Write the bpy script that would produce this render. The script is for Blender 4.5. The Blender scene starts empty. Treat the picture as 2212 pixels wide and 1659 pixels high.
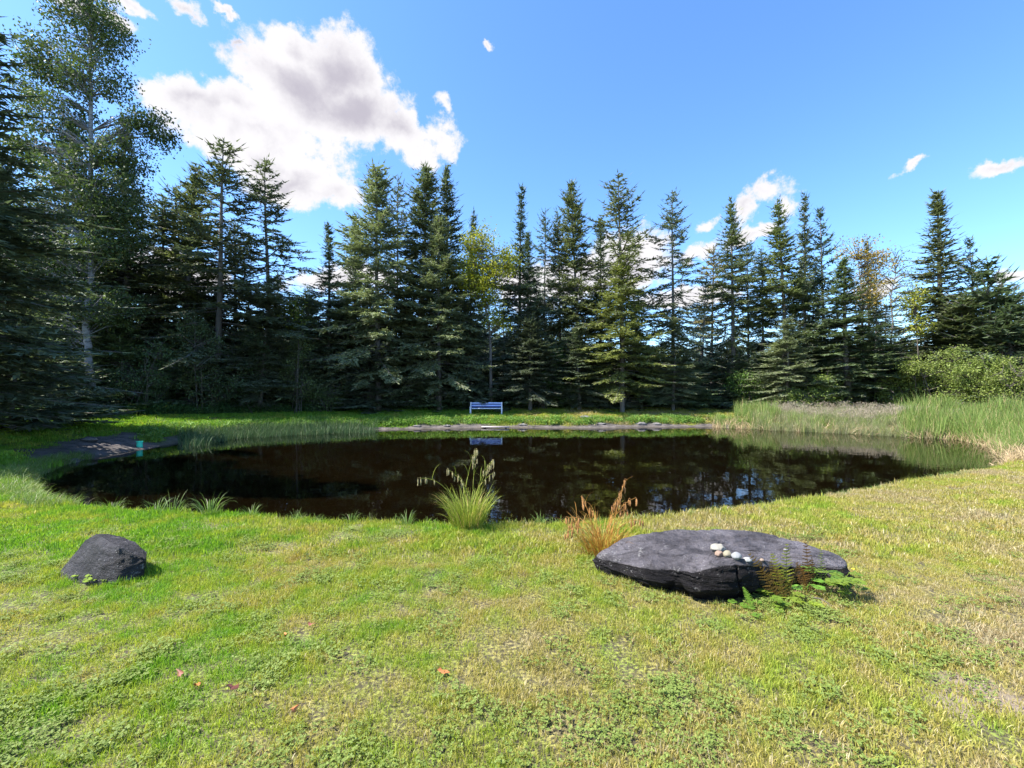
import bpy, bmesh, math, random
import numpy as np
from mathutils import Vector, Matrix, Euler, noise as mnoise

R = math.radians
random.seed(7)
rng = np.random.default_rng(11)
scene = bpy.context.scene
col = scene.collection

# ------------------------------------------------------------------ camera
CAMZ = 2.01
F = 928.0            # focal length in pixels of a 2212 px wide frame
HOR = 842.0
cam_d = bpy.data.cameras.new('camera')
cam = bpy.data.objects.new('camera', cam_d)
col.objects.link(cam)
cam_d.sensor_width = 36.0
cam_d.lens = 36.0 * F / 2212.0
cam_d.clip_start = 0.05
cam_d.clip_end = 3000
cam.location = (0, 0, CAMZ)
cam.rotation_euler = (R(90.0 + 0.77), 0, 0)
scene.camera = cam


def P(px, py, D):
    return Vector(((px - 1106.0) / F * D, D, CAMZ + (HOR - py) / F * D))


# ------------------------------------------------------------------ light
SUN_EL, SUN_AZ = 53.0, -103.0       # azimuth from +Y towards +X
sd_ = bpy.data.lights.new('sun', 'SUN')
sun = bpy.data.objects.new('sun', sd_)
col.objects.link(sun)
sd_.energy = 5.0
sd_.angle = R(0.53)
sd_.color = (1.0, 0.95, 0.86)
sv = Vector((math.sin(R(SUN_AZ)) * math.cos(R(SUN_EL)), math.cos(R(SUN_AZ)) * math.cos(R(SUN_EL)), math.sin(R(SUN_EL))))
sun.rotation_euler = sv.to_track_quat('Z', 'Y').to_euler()

scene.view_settings.view_transform = 'Standard'
scene.view_settings.look = 'None'
scene.view_settings.gamma = 1
scene.view_settings.use_curve_mapping = False
scene.view_settings.exposure = 1.5
EXPF = 2 ** 1.5


# ------------------------------------------------------------------ node helpers
class NT:
    def __init__(self, tree):
        self.t = tree
        tree.nodes.clear()

    def n(self, typ, ins=None, **kw):
        nd = self.t.nodes.new(typ)
        for k, v in kw.items():
            setattr(nd, k, v)
        if ins:
            for k, v in ins.items():
                s = nd.inputs[k]
                if isinstance(v, bpy.types.NodeSocket):
                    self.t.links.new(v, s)
                else:
                    s.default_value = v
        return nd

    def math(self, op, a, b=0.0, c=0.0, clamp=False):
        nd = self.n('ShaderNodeMath', {0: a, 1: b, 2: c}, operation=op)
        nd.use_clamp = clamp
        return nd.outputs[0]

    def mix(self, f, a, b, mode='MIX'):
        nd = self.t.nodes.new('ShaderNodeMix')
        nd.data_type = 'RGBA'
        nd.blend_type = mode
        nd.clamp_factor = True
        for i, v in ((0, f), (6, a), (7, b)):
            if isinstance(v, bpy.types.NodeSocket):
                self.t.links.new(v, nd.inputs[i])
            else:
                if i and len(v) == 3:
                    v = (*v, 1)
                nd.inputs[i].default_value = v
        return nd.outputs[2]

    def step(self, v, lo, hi):
        nd = self.n('ShaderNodeMapRange', {0: v, 1: lo, 2: hi, 3: 0.0, 4: 1.0}, interpolation_type='SMOOTHSTEP')
        return nd.outputs[0]

    def noise(self, vec, scale, detail=4, rough=0.55, dist=0.0):
        return self.n('ShaderNodeTexNoise', {'Vector': vec, 'Scale': scale, 'Detail': detail, 'Roughness': rough, 'Distortion': dist}).outputs[0]


def material(name):
    m = bpy.data.materials.new(name)
    m.use_nodes = True
    return m, NT(m.node_tree)


# ------------------------------------------------------------------ world
world = bpy.data.worlds.new('World')
scene.world = world
world.use_nodes = True
w = NT(world.node_tree)
sky = w.n('ShaderNodeTexSky', sky_type='NISHITA')
sky.sun_disc = False
sky.sun_elevation = R(SUN_EL)
sky.sun_rotation = R(SUN_AZ)
sky.altitude = 300
sky.air_density = 1.0
sky.dust_density = 0.6
sky.ozone_density = 1.6
tc = w.n('ShaderNodeTexCoord').outputs['Generated']
n1 = w.n('ShaderNodeTexNoise', {'Vector': tc, 'Scale': 7.0, 'Detail': 9.0, 'Roughness': 0.62})
off = w.n('ShaderNodeVectorMath', {0: n1.outputs['Color'], 1: (0.5, 0.5, 0.5)}, operation='SUBTRACT').outputs[0]
off = w.n('ShaderNodeVectorMath', {0: off, 'Scale': 0.13}, operation='SCALE').outputs[0]
wv = w.n('ShaderNodeVectorMath', {0: tc, 1: off}, operation='ADD').outputs[0]
# each cumulus lobe: centre (u right, v up of the view north), half sizes, tilt
BLOBS = [
    (640, 190, 150, 95, 0), (735, 150, 100, 78, 0), (500, 235, 150, 60, 8), (385, 215, 105, 50, 5),
    (770, 240, 115, 70, 0), (860, 285, 85, 42, 0), (950, 285, 42, 40, 0), (958, 222, 26, 20, -20),
    (560, 285, 200, 62, 5), (640, 375, 140, 55, 6), (720, 405, 75, 36, 0), (540, 340, 80, 40, 0),
    (900, 330, 38, 30, -30), (660, 110, 70, 45, 0), (500, 78, 18, 10, 30),
    (170, 12, 80, 22, 0), (270, 4, 55, 12, 0), (370, 6, 26, 16, 0), (455, 0, 30, 8, 0),
    (110, 560, 190, 70, 0), (330, 590, 170, 55, 0), (40, 690, 130, 60, 0),
    (1160, 620, 90, 65, 0), (1370, 565, 95, 62, 0), (1250, 610, 80, 50, 0),
    (1668, 418, 50, 26, 0), (1612, 445, 26, 34, 0), (1706, 452, 20, 40, 20), (1640, 505, 70, 16, 0),
    (2185, 338, 62, 17, 20), (1970, 355, 26, 9, 15), (2195, 600, 55, 16, 0), (1048, 118, 12, 8, 0),
    (1525, 530, 40, 14, 30), (1520, 475, 24, 12, 20), (1880, 640, 60, 20, 0),
    (1500, 640, 120, 26, 0), (760, 600, 130, 30, 0), (2090, 690, 90, 18, 0),
]
acc = None
for (bx, by, rx, ry, tilt) in BLOBS:
    u, v = (bx - 1106) / F, (HOR - by) / F
    d = Vector((u, 1, v)); L = d.length
    c = d / L
    ru, rv = rx / F / L, ry / F / L
    ru *= 1.0 / math.sqrt(1 + u * u) ** 0.9
    az = -math.atan2(c.x, c.y)
    el = math.asin(c.z)
    mp = w.n('ShaderNodeMapping', {'Vector': wv, 'Location': tuple(c), 'Rotation': Euler((el, R(-tilt), az)), 'Scale': (ru, 0.9, rv)}, vector_type='TEXTURE')
    ln = w.n('ShaderNodeVectorMath', {0: mp.outputs[0]}, operation='LENGTH').outputs['Value']
    # amount in units that keep small lobes crisp
    f = w.math('SUBTRACT', 1.0, ln)
    f = w.math('MULTIPLY', f, min(1.0, 0.35 + 0.65 * (rx * ry) ** .5 / 90))
    acc = f if acc is None else w.n('ShaderNodeMath', {0: acc, 1: f, 2: 0.12}, operation='SMOOTH_MAX').outputs[0]
nb = w.noise(tc, 11.0, 10, 0.68)
nc = w.noise(tc, 46.0, 6, 0.65)
body = w.math('ADD', acc, w.math('MULTIPLY_ADD', nb, 1.5, -0.75))
body = w.math('ADD', body, w.math('MULTIPLY_ADD', nc, 0.75, -0.38))
alpha = w.step(body, -0.14, 0.26)
# the rest of the sky (behind the camera) carries the same sort of scattered cumulus
sep = w.n('ShaderNodeSeparateXYZ', {0: tc})
behind = w.step(sep.outputs['Y'], 0.25, -0.15)
gen = w.noise(tc, 2.6, 9, 0.6)
gal = w.math('MULTIPLY', w.step(gen, 0.56, 0.68), behind)
gal = w.math('MULTIPLY', gal, w.step(sep.outputs['Z'], 0.0, 0.12))
alpha = w.math('MAXIMUM', alpha, gal)
nd_ = w.n('ShaderNodeTexNoise', {'Vector': tc, 'Scale': 8.5, 'Detail': 5.0, 'Roughness': 0.5, 'Distortion': 0.4}).outputs[0]
thick = w.step(w.math('ADD', acc, w.math('ADD', w.math('MULTIPLY_ADD', nd_, 2.4, -1.5), w.math('MULTIPLY_ADD', nb, 1.1, -.5))), 0.0, 1.1)
ccol = w.mix(thick, (1.02 / EXPF, 1.0 / EXPF, 1.03 / EXPF), (0.60 / EXPF, 0.57 / EXPF, 0.655 / EXPF))
skyc = w.n('ShaderNodeHueSaturation', {'Hue': 0.5, 'Saturation': 1.12, 'Value': 1.0, 'Color': sky.outputs[0]}).outputs[0]
skyc = w.mix(1.0, skyc, (0.80, 0.97, 1.13), 'MULTIPLY')
b1 = w.n('ShaderNodeBackground', {'Color': skyc, 'Strength': 0.118})
b2 = w.n('ShaderNodeBackground', {'Color': ccol, 'Strength': 1.0})
ms = w.n('ShaderNodeMixShader', {0: alpha, 1: b1.outputs[0], 2: b2.outputs[0]})
w.n('ShaderNodeOutputWorld', {0: ms.outputs[0]})


# ------------------------------------------------------------------ object helpers
def tag(o, label=None, cat=None, group=None, kind=None):
    if label: o['label'] = label
    if cat: o['category'] = cat
    if group: o['group'] = group
    if kind: o['kind'] = kind
    return o


def empty(name, loc, rz=0.0):
    o = bpy.data.objects.new(name, None)
    o.location = loc
    o.rotation_euler = (0, 0, rz)
    o.empty_display_size = 0.2
    col.objects.link(o)
    return o


class MB:
    """collects triangles and quads and builds ONE mesh"""
    def __init__(self):
        self.v, self.f, self.m, self.r, self.nv = [], [], [], [], 0

    def add(self, V, Fc, mat=0, rnd=None):
        V = np.asarray(V, dtype=np.float32).reshape(-1, 3)
        Fc = np.asarray(Fc, dtype=np.int32)
        if len(Fc) == 0: return
        self.v.append(V)
        self.f.append(Fc + self.nv)
        self.m.append(np.full(len(Fc), mat, dtype=np.int32))
        if rnd is None: rnd = rng.random(len(Fc))
        self.r.append(np.broadcast_to(np.asarray(rnd, dtype=np.float32), (len(Fc),)))
        self.nv += len(V)

    def tube(self, pts, rad, n=6, mat=0, cap=True, rnd=0.5):
        pts = [Vector(p) for p in pts]
        k = len(pts)
        V = []
        up = Vector((0.13, 0.21, 1.0))
        for i, p in enumerate(pts):
            t = (pts[min(i + 1, k - 1)] - pts[max(i - 1, 0)])
            if t.length < 1e-7: t = Vector((0, 0, 1))
            t.normalize()
            ref = up if abs(t.z) < 0.9 else Vector((1, 0.1, 0))
            a = t.cross(ref).normalized(); b = t.cross(a)
            for j in range(n):
                th = 2 * math.pi * j / n
                V.append(p + (a * math.cos(th) + b * math.sin(th)) * rad[i])
        Fq = []
        for i in range(k - 1):
            for j in range(n):
                Fq.append((i * n + j, i * n + (j + 1) % n, (i + 1) * n + (j + 1) % n, (i + 1) * n + j))
        self.add([tuple(x) for x in V], Fq, mat, rnd)

    def build(self, name, mats, parent=None, smooth=False, link=True):
        me = bpy.data.meshes.new(name)
        V = np.concatenate(self.v)
        nf = sum(len(f) for f in self.f)
        loops = np.concatenate([f.ravel() for f in self.f])
        sizes = np.concatenate([np.full(len(f), f.shape[1], dtype=np.int32) for f in self.f])
        starts = np.concatenate([[0], np.cumsum(sizes)[:-1]]).astype(np.int32)
        me.vertices.add(len(V)); me.vertices.foreach_set('co', V.ravel())
        me.loops.add(len(loops)); me.loops.foreach_set('vertex_index', loops.astype(np.int32))
        me.polygons.add(nf)
        me.polygons.foreach_set('loop_start', starts)
        me.polygons.foreach_set('loop_total', sizes)
        me.polygons.foreach_set('material_index', np.concatenate(self.m))
        if smooth: me.polygons.foreach_set('use_smooth', np.ones(nf, dtype=bool))
        at = me.attributes.new('rnd', 'FLOAT', 'FACE')
        at.data.foreach_set('value', np.concatenate(self.r).astype(np.float32))
        for m in (mats if isinstance(mats, (list, tuple)) else [mats]): me.materials.append(m)
        me.update(calc_edges=True)
        o = bpy.data.objects.new(name, me)
        if link: col.objects.link(o)
        if parent: o.parent = parent
        return o


def copy_tree(o, parent=None):
    c = o.copy()
    col.objects.link(c)
    if parent: c.parent = parent
    for ch in list(o.children):
        copy_tree(ch, c)
    return c


def unit(a):
    return a / np.maximum(np.linalg.norm(a, axis=-1, keepdims=True), 1e-9)


def leaf_tris(mb, base, direc, length, width, up=None, mat=0, rnd=None, quad=True):
    """flat leaf: base point, direction, length, width; arrays of N"""
    N = len(base)
    if N == 0: return
    direc = unit(direc)
    if up is None: up = unit(rng.normal(size=(N, 3)) * 0.5 + np.array([0, 0, 1.0]))
    side = unit(np.cross(direc, up))
    L = np.asarray(length).reshape(-1, 1) * np.ones((N, 1)); W = np.asarray(width).reshape(-1, 1) * np.ones((N, 1))
    if quad:
        V = np.stack([base, base + direc * L * .5 + side * W * .5, base + direc * L, base + direc * L * .5 - side * W * .5], 1).reshape(-1, 3)
        Fc = np.arange(4 * N).reshape(N, 4)
    else:
        V = np.stack([base + side * W * .5, base - side * W * .5, base + direc * L], 1).reshape(-1, 3)
        Fc = np.arange(3 * N).reshape(N, 3)
    mb.add(V, Fc, mat, rnd)


def blades(mb, base, azim, height, width, bend, segs=3, mat=0, rnd=None, twist=None, lean=0.0):
    """grass blades as curved tapering strips; arrays of N"""
    N = len(base)
    h = np.asarray(height) * np.ones(N); wd = np.asarray(width) * np.ones(N); bd = np.asarray(bend) * np.ones(N)
    dx = np.stack([np.cos(azim), np.sin(azim), np.zeros(N)], 1)
    tw = azim + (np.pi / 2 if twist is None else twist)
    sx = np.stack([np.cos(tw), np.sin(tw), np.zeros(N)], 1)
    rows = []
    pos = base.astype(float).copy()
    ang = np.full(N, 0.0) + bd * 0.15 + lean
    sl = h / segs
    for s in range(segs + 1):
        t = s / segs
        ww = wd * (1 - t) ** 0.6 * (0.75 + 0.5 * min(t * 3, 1) - .0)
        if s < segs:
            rows += [pos - sx * (ww / 2)[:, None], pos + sx * (ww / 2)[:, None]]
            pos = pos + (dx * np.sin(ang)[:, None] + np.array([0, 0, 1.0]) * np.cos(ang)[:, None]) * sl[:, None]
            ang = ang + bd * (2.0 * (t + 1 / segs)) / segs * 0.9
        else:
            rows.append(pos)
    K = len(rows)
    V = np.stack(rows, 1).reshape(-1, 3)
    o = (np.arange(N) * K)[:, None]
    r = rng.random(N) if rnd is None else np.asarray(rnd) * np.ones(N)
    for s in range(segs - 1):
        mb_f = o + np.array([2 * s, 2 * s + 1, 2 * s + 3, 2 * s + 2])[None]
        if s == 0:
            mb.add(V, mb_f, mat, r); base_i = mb.nv - len(V)
        else:
            mb.f.append((mb_f + base_i).astype(np.int32)); mb.m.append(np.full(N, mat, dtype=np.int32)); mb.r.append(r)
    s = segs - 1
    tf = o + np.array([2 * s, 2 * s + 1, 2 * s + 2])[None]
    if segs == 1:
        mb.add(V, tf, mat, r)
    else:
        mb.f.append((tf + base_i).astype(np.int32)); mb.m.append(np.full(N, mat, dtype=np.int32)); mb.r.append(r)


def scatter(name, pts, rotz, scl, idx, variants, tilt=None):
    """one stuff object whose modifier instances clump meshes on given points"""
    N = len(pts)
    me = bpy.data.meshes.new(name)
    me.vertices.add(N); me.vertices.foreach_set('co', np.asarray(pts, dtype=np.float32).ravel())
    rot = np.zeros((N, 3), dtype=np.float32); rot[:, 2] = rotz
    if tilt is not None: rot[:, :2] = tilt
    a = me.attributes.new('rot', 'FLOAT_VECTOR', 'POINT'); a.data.foreach_set('vector', rot.ravel())
    s3 = np.asarray(scl, dtype=np.float32)
    if s3.ndim == 1: s3 = np.repeat(s3[:, None], 3, 1)
    a = me.attributes.new('scl', 'FLOAT_VECTOR', 'POINT'); a.data.foreach_set('vector', s3.ravel())
    a = me.attributes.new('idx', 'INT', 'POINT'); a.data.foreach_set('value', np.asarray(idx, dtype=np.int32))
    o = bpy.data.objects.new(name, me); col.objects.link(o)
    c = bpy.data.collections.new(name + '_clumps')
    for v in variants: c.objects.link(v)
    ng = bpy.data.node_groups.new(name, 'GeometryNodeTree')
    ng.interface.new_socket('Geometry', in_out='INPUT', socket_type='NodeSocketGeometry')
    ng.interface.new_socket('Geometry', in_out='OUTPUT', socket_type='NodeSocketGeometry')
    gi = ng.nodes.new('NodeGroupInput'); go = ng.nodes.new('NodeGroupOutput')
    ip = ng.nodes.new('GeometryNodeInstanceOnPoints')
    ci = ng.nodes.new('GeometryNodeCollectionInfo')
    ci.inputs['Collection'].default_value = c
    ci.inputs['Separate Children'].default_value = True
    ci.inputs['Reset Children'].default_value = True
    ip.inputs['Pick Instance'].default_value = True

    def attr(nm, t):
        n = ng.nodes.new('GeometryNodeInputNamedAttribute'); n.data_type = t; n.inputs[0].default_value = nm
        return n.outputs[0]
    ng.links.new(gi.outputs[0], ip.inputs['Points'])
    ng.links.new(ci.outputs[0], ip.inputs['Instance'])
    ng.links.new(attr('idx', 'INT'), ip.inputs['Instance Index'])
    er = ng.nodes.new('FunctionNodeEulerToRotation')
    ng.links.new(attr('rot', 'FLOAT_VECTOR'), er.inputs[0])
    ng.links.new(er.outputs[0], ip.inputs['Rotation'])
    ng.links.new(attr('scl', 'FLOAT_VECTOR'), ip.inputs['Scale'])
    ng.links.new(ip.outputs[0], go.inputs[0])
    md = o.modifiers.new('clumps', 'NODES'); md.node_group = ng
    return o


# ------------------------------------------------------------------ terrain shape
def px_water(x, y):
    D = F * CAMZ / (y - HOR)
    return ((x - 1106) / F * D, D)


SHORE_PX = [(66, 1050), (98, 1020), (160, 998), (235, 984), (300, 972), (372, 958), (450, 946), (600, 936), (800, 929), (1000, 925), (1120, 924), (1250, 925),
            (1400, 923), (1520, 922), (1580, 924), (1700, 929), (1800, 934), (1900, 939), (2000, 944), (2100, 950), (2165, 964), (2215, 984), (2195, 1008),
            (2060, 1032), (1960, 1050), (1800, 1078), (1600, 1106), (1400, 1130), (1200, 1142), (1000, 1148), (850, 1145), (700, 1138), (500, 1126),
            (270, 1114), (115, 1088)]
ctrl = np.array([px_water(*p) for p in SHORE_PX])


def catmull(pts, n=5, closed=True):
    out = []
    N = len(pts)
    for i in range(N):
        p0, p1, p2, p3 = pts[(i - 1) % N], pts[i], pts[(i + 1) % N], pts[(i + 2) % N]
        for k in range(n):
            t = k / n
            out.append(0.5 * ((2 * p1) + (-p0 + p2) * t + (2 * p0 - 5 * p1 + 4 * p2 - p3) * t * t + (-p0 + 3 * p1 - 3 * p2 + p3) * t ** 3))
    return np.array(out)


SHORE = catmull(ctrl, 5)
for i in range(len(SHORE)):
    x_, y_ = SHORE[i]
    a_ = mnoise.noise(Vector((x_ * 0.9, y_ * 0.9, 3.1))) * 0.12 + mnoise.noise(Vector((x_ * 3, y_ * 3, 7.1))) * 0.05
    SHORE[i] += a_
FOREST = np.array([(-60, -10), (-24, 6), (-17.3, 13), (-19.5, 16.5), (-19.6, 20), (-16, 22.6), (-13, 24.8), (-8.6, 27.2), (-3, 28.6), (6, 30), (16, 31.5), (25, 29.5),
                   (31, 26.5), (38, 23), (60, 15), (500, 15), (500, 600), (-500, 600), (-500, -10)], dtype=float)


def sdist(poly, x, y):
    """signed distance, positive outside"""
    x = np.asarray(x, float).ravel(); y = np.asarray(y, float).ravel()
    best = np.full(x.shape, 1e18); inside = np.zeros(x.shape, bool)
    A = poly; B = np.roll(poly, -1, 0)
    for (ax, ay), (bx, by) in zip(A, B):
        dx, dy = bx - ax, by - ay
        t = np.clip(((x - ax) * dx + (y - ay) * dy) / (dx * dx + dy * dy + 1e-12), 0, 1)
        best = np.minimum(best, (x - ax - t * dx) ** 2 + (y - ay - t * dy) ** 2)
        c = ((ay > y) != (by > y)) & (x < (bx - ax) * (y - ay) / (by - ay + 1e-12) + ax)
        inside ^= c
    d = np.sqrt(best)
    return np.where(inside, -d, d)


def sm(x, a, b):
    t = np.clip((x - a) / (b - a), 0, 1)
    return t * t * (3 - 2 * t)


def vnoise(x, y, s, seed=0.0):
    """cheap smooth value noise in numpy"""
    x = np.asarray(x) * s + seed * 17.3; y = np.asarray(y) * s + seed * 9.1
    xi, yi = np.floor(x), np.floor(y); fx, fy = x - xi, y - yi
    fx = fx * fx * (3 - 2 * fx); fy = fy * fy * (3 - 2 * fy)

    def h(a, b):
        v = np.sin(a * 127.1 + b * 311.7 + seed) * 43758.5453
        return v - np.floor(v)
    return (h(xi, yi) * (1 - fx) + h(xi + 1, yi) * fx) * (1 - fy) + (h(xi, yi + 1) * (1 - fx) + h(xi + 1, yi + 1) * fx) * fy


MUDC = (-13.6, 13.2)


def mudmask(x, y, d):
    # bare slope at the left end of the pond, and a thin bare band along the far bank
    nn_ = (vnoise(x, y, 1.7, 2) - .5) + .5 * (vnoise(x, y, 5, 12) - .5)
    a = sm(d + nn_ * .8, 2.0, 1.6) * sm(y + nn_, 11.0, 11.6) * sm(y + nn_, 16.2, 15.4) * (x < -10.5) * (d > -0.5)
    far = sm(y, 14.5, 17.5) * sm(x, 13.5, 11.5)
    b = far * sm(d + (vnoise(x, y, 1.3, 4) - .5) * .55, 0.55, 0.35)
    lip = sm(d, .15, .08) * .9
    return np.clip(np.maximum(np.maximum(a, b), lip) * (d > -3), 0, 1)


def ground(x, y, d=None):
    shp = np.shape(x)
    x = np.asarray(x, float).ravel(); y = np.asarray(y, float).ravel()
    if d is None: d = sdist(SHORE, x, y)
    far = np.maximum(sm(y, 9.5, 15.5), sm(-x, 9, 13) * sm(y, 6.5, 10.5))
    right = sm(x, 11.5, 15.5)
    far = far * (1 - right * .45)
    near_h = 0.18 * sm(d, -0.05, 0.38) + 0.032 * np.clip(d - 0.3, 0, 9)
    far_h = 0.10 * sm(d, -0.05, 0.3) + 0.34 * sm(d, 0.25, 1.3) + 0.30 * sm(d, 1.0, 6.5)
    # gentle bare slope at the left end
    q = ((x - MUDC[0]) ** 2 + (y - MUDC[1]) ** 2)
    sl = np.exp(-q / 5.0)
    far_h = far_h * (1 - sl) + sl * (0.21 * np.clip(d, 0, 4))
    h = near_h * (1 - far) + far_h * far
    h = h + np.clip((y - 34) * 0.02, 0, 1.2)
    h = h + (vnoise(x, y, 0.55, 1) - 0.5) * 0.05 * sm(d, 0.3, 2) + (vnoise(x, y, 2.3, 5) - 0.5) * 0.02 * sm(d, 0.1, 1)
    wet = -0.16 * sm(-d, -0.02, 0.5) - 0.28 * sm(-d, 0.3, 2.2) - 0.5 * sm(-d, 1.5, 5.0) + (vnoise(x, y, 1.1, 8) - .5) * 0.05 * sm(-d, 0, .6)
    return np.where(d > 0, h, wet).reshape(shp)


def gz(x, y):
    return float(ground(np.array([x]), np.array([y]))[0])


# ------------------------------------------------------------------ materials
def lawn_colour(t, pos, dry=True):
    """shared world-space colour of the turf: lush near the water and on the left, drier to the right and near"""
    sp = t.n('ShaderNodeSeparateXYZ', {0: pos})
    flat = t.n('ShaderNodeCombineXYZ', {0: sp.outputs[0], 1: sp.outputs[1], 2: 0.0}).outputs[0]
    a = t.noise(flat, 0.55, 5, 0.6)
    b = t.noise(flat, 2.6, 5, 0.65)
    c = t.noise(flat, 9.0, 3, 0.6)
    # dryness grows towards +x and towards the viewer
    g = t.math('MULTIPLY_ADD', sp.outputs[0], 0.035, 0.0)
    g = t.math('MINIMUM', t.math('MAXIMUM', g, -0.14), 0.13)
    gy = t.math('MULTIPLY', t.step(sp.outputs[1], 5.6, 3.0), 0.05)
    far = t.math('MULTIPLY', t.step(sp.outputs[1], 10.0, 20.0), 0.08)
    s = t.math('ADD', t.math('ADD', a, t.math('MULTIPLY_ADD', b, 0.8, -0.42)), t.math('ADD', g, gy))
    s = t.math('SUBTRACT', s, t.math('SUBTRACT', far, 0.045))
    s = t.math('ADD', s, t.math('MULTIPLY_ADD', c, 0.22, -0.11))
    c1 = t.mix(t.step(s, 0.30, 0.50), (0.150, 0.295, 0.024), (0.275, 0.330, 0.045))
    c2 = t.mix(t.step(s, 0.46, 0.66), c1, (0.355, 0.315, 0.085))
    c3 = t.mix(t.step(s, 0.64, 0.86), c2, (0.36, 0.28, 0.16))
    rust = t.math('MULTIPLY', t.step(t.noise(flat, 1.9, 4, 0.6), 0.60, 0.72), 0.55)
    return t.mix(rust, c3, (0.30, 0.18, 0.05)), s


mat_ground, g = material('ground')
pos = g.n('ShaderNodeNewGeometry').outputs['Position']
lc, _ = lawn_colour(g, pos)
lc = g.mix(g.step(g.noise(pos, 45, 4), .3, .6), g.mix(0.30, lc, (0.14, 0.12, 0.05)), (0.05, 0.04, 0.02), 'MIX')
va = g.n('ShaderNodeVertexColor', layer_name='mask')
sp = g.n('ShaderNodeSeparateColor', {0: va.outputs[0]})
mn = g.noise(pos, 3.0, 8, 0.7)
mud = g.mix(g.step(mn, .3, .7), (0.022, 0.019, 0.017), (0.125, 0.105, 0.10))
vor = g.n('ShaderNodeTexVoronoi', {'Vector': pos, 'Scale': 22.0}).outputs['Distance']
mud = g.mix(g.step(vor, 0.25, 0.05), mud, (0.20, 0.185, 0.18))
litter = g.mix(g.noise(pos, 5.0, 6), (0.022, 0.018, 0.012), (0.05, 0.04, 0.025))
under = g.mix(g.noise(pos, 0.9, 6, .65), (0.028, 0.023, 0.015), (0.120, 0.097, 0.063))
c = g.mix(sp.outputs[1], lc, litter)
c = g.mix(sp.outputs[0], c, mud)
c = g.mix(sp.outputs[2], c, under)
worn = g.mix(g.noise(pos, 14, 6, .7), (0.13, 0.10, 0.075), (0.27, 0.21, 0.16))
c = g.mix(va.outputs[1], worn, c)
bp = g.n('ShaderNodeBump', {'Height': g.noise(pos, 30, 6, 0.7), 'Strength': 0.6, 'Distance': 0.03})
pr = g.n('ShaderNodeBsdfPrincipled', {'Base Color': c, 'Roughness': 0.9, 'Normal': bp.outputs[0]})
g.n('ShaderNodeOutputMaterial', {0: pr.outputs[0]})


def foliage(name, dark, light, tr=0.22, dead=None, dead_amt=0.0, noise_scale=1.2, spec=0.3, tint=True):
    m, t = material(name)
    at = t.n('ShaderNodeAttribute', attribute_name='rnd').outputs['Fac']
    ob = t.n('ShaderNodeTexCoord').outputs['Object']
    nz = t.noise(ob, noise_scale, 3)
    f = t.math('ADD', t.math('MULTIPLY', at, 0.6), t.math('MULTIPLY_ADD', nz, 1.2, -0.4), clamp=True)
    c = t.mix(f, dark, light)
    if dead:
        c = t.mix(t.step(at, 1 - dead_amt, 1 - dead_amt + .03), c, dead)
    if tint:
        oi = t.n('ShaderNodeObjectInfo').outputs['Color']
        c = t.mix(1.0, c, oi, 'MULTIPLY')
    p = t.n('ShaderNodeBsdfPrincipled', {'Base Color': c, 'Roughness': 0.55, 'Specular IOR Level': spec})
    tl = t.n('ShaderNodeBsdfTranslucent', {'Color': t.mix(1.0, c, (1.25, 1.35, 0.8), 'MULTIPLY')})
    mx = t.n('ShaderNodeMixShader', {0: tr, 1: p.outputs[0], 2: tl.outputs[0]})
    t.n('ShaderNodeOutputMaterial', {0: mx.outputs[0]})
    return m


M_needle = foliage('conifer_needles', (0.062, 0.086, 0.052), (0.190, 0.220, 0.125), 0.2)
M_leaf = foliage('broad_leaves', (0.055, 0.095, 0.03), (0.13, 0.185, 0.06), 0.30)
M_fern = foliage('fern_fronds', (0.09, 0.165, 0.025), (0.20, 0.29, 0.05), 0.3, noise_scale=9)
M_sedge = foliage('sedge_blades', (0.13, 0.21, 0.035), (0.30, 0.37, 0.09), 0.30, (0.42, 0.36, 0.20), 0.16, noise_scale=6)
M_dryblade = foliage('dry_sedge_blades', (0.24, 0.13, 0.04), (0.44, 0.27, 0.09), 0.3, (0.30, 0.33, 0.08), 0.25, noise_scale=6)
M_head = foliage('seed_heads', (0.26, 0.22, 0.10), (0.40, 0.34, 0.18), 0.15, noise_scale=20)
M_headbrown = foliage('brown_seed_heads', (0.26, 0.12, 0.04), (0.46, 0.24, 0.09), 0.15, noise_scale=20)
M_cattail = foliage('cattail_leaves', (0.10, 0.165, 0.035), (0.23, 0.31, 0.08), 0.3, (0.36, 0.30, 0.14), 0.14, tint=False)
M_cattaildry = foliage('dry_reed_leaves', (0.30, 0.22, 0.12), (0.52, 0.40, 0.24), 0.2, tint=False)
M_rush = foliage('rush_stems', (0.035, 0.075, 0.03), (0.10, 0.165, 0.06), 0.15, (0.20, 0.21, 0.12), 0.08, tint=False)
M_marsh = foliage('marsh_grass_blades', (0.13, 0.155, 0.06), (0.25, 0.27, 0.12), 0.2, (0.34, 0.30, 0.2), 0.2, tint=False)
M_pale = foliage('pale_grass_heads', (0.23, 0.19, 0.14), (0.34, 0.29, 0.22), 0.2, tint=False)
M_weed = foliage('weed_leaves', (0.085, 0.185, 0.03), (0.20, 0.33, 0.07), 0.32, (0.34, 0.34, 0.08), 0.08, tint=False)
M_weeddark = foliage('undergrowth_leaves', (0.04, 0.085, 0.03), (0.11, 0.20, 0.06), 0.3, (0.24, 0.28, 0.07), 0.08, tint=False)
M_clover = foliage('clover_leaves', (0.10, 0.150, 0.030), (0.20, 0.245, 0.060), 0.2, noise_scale=4, tint=False, spec=.15)

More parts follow.
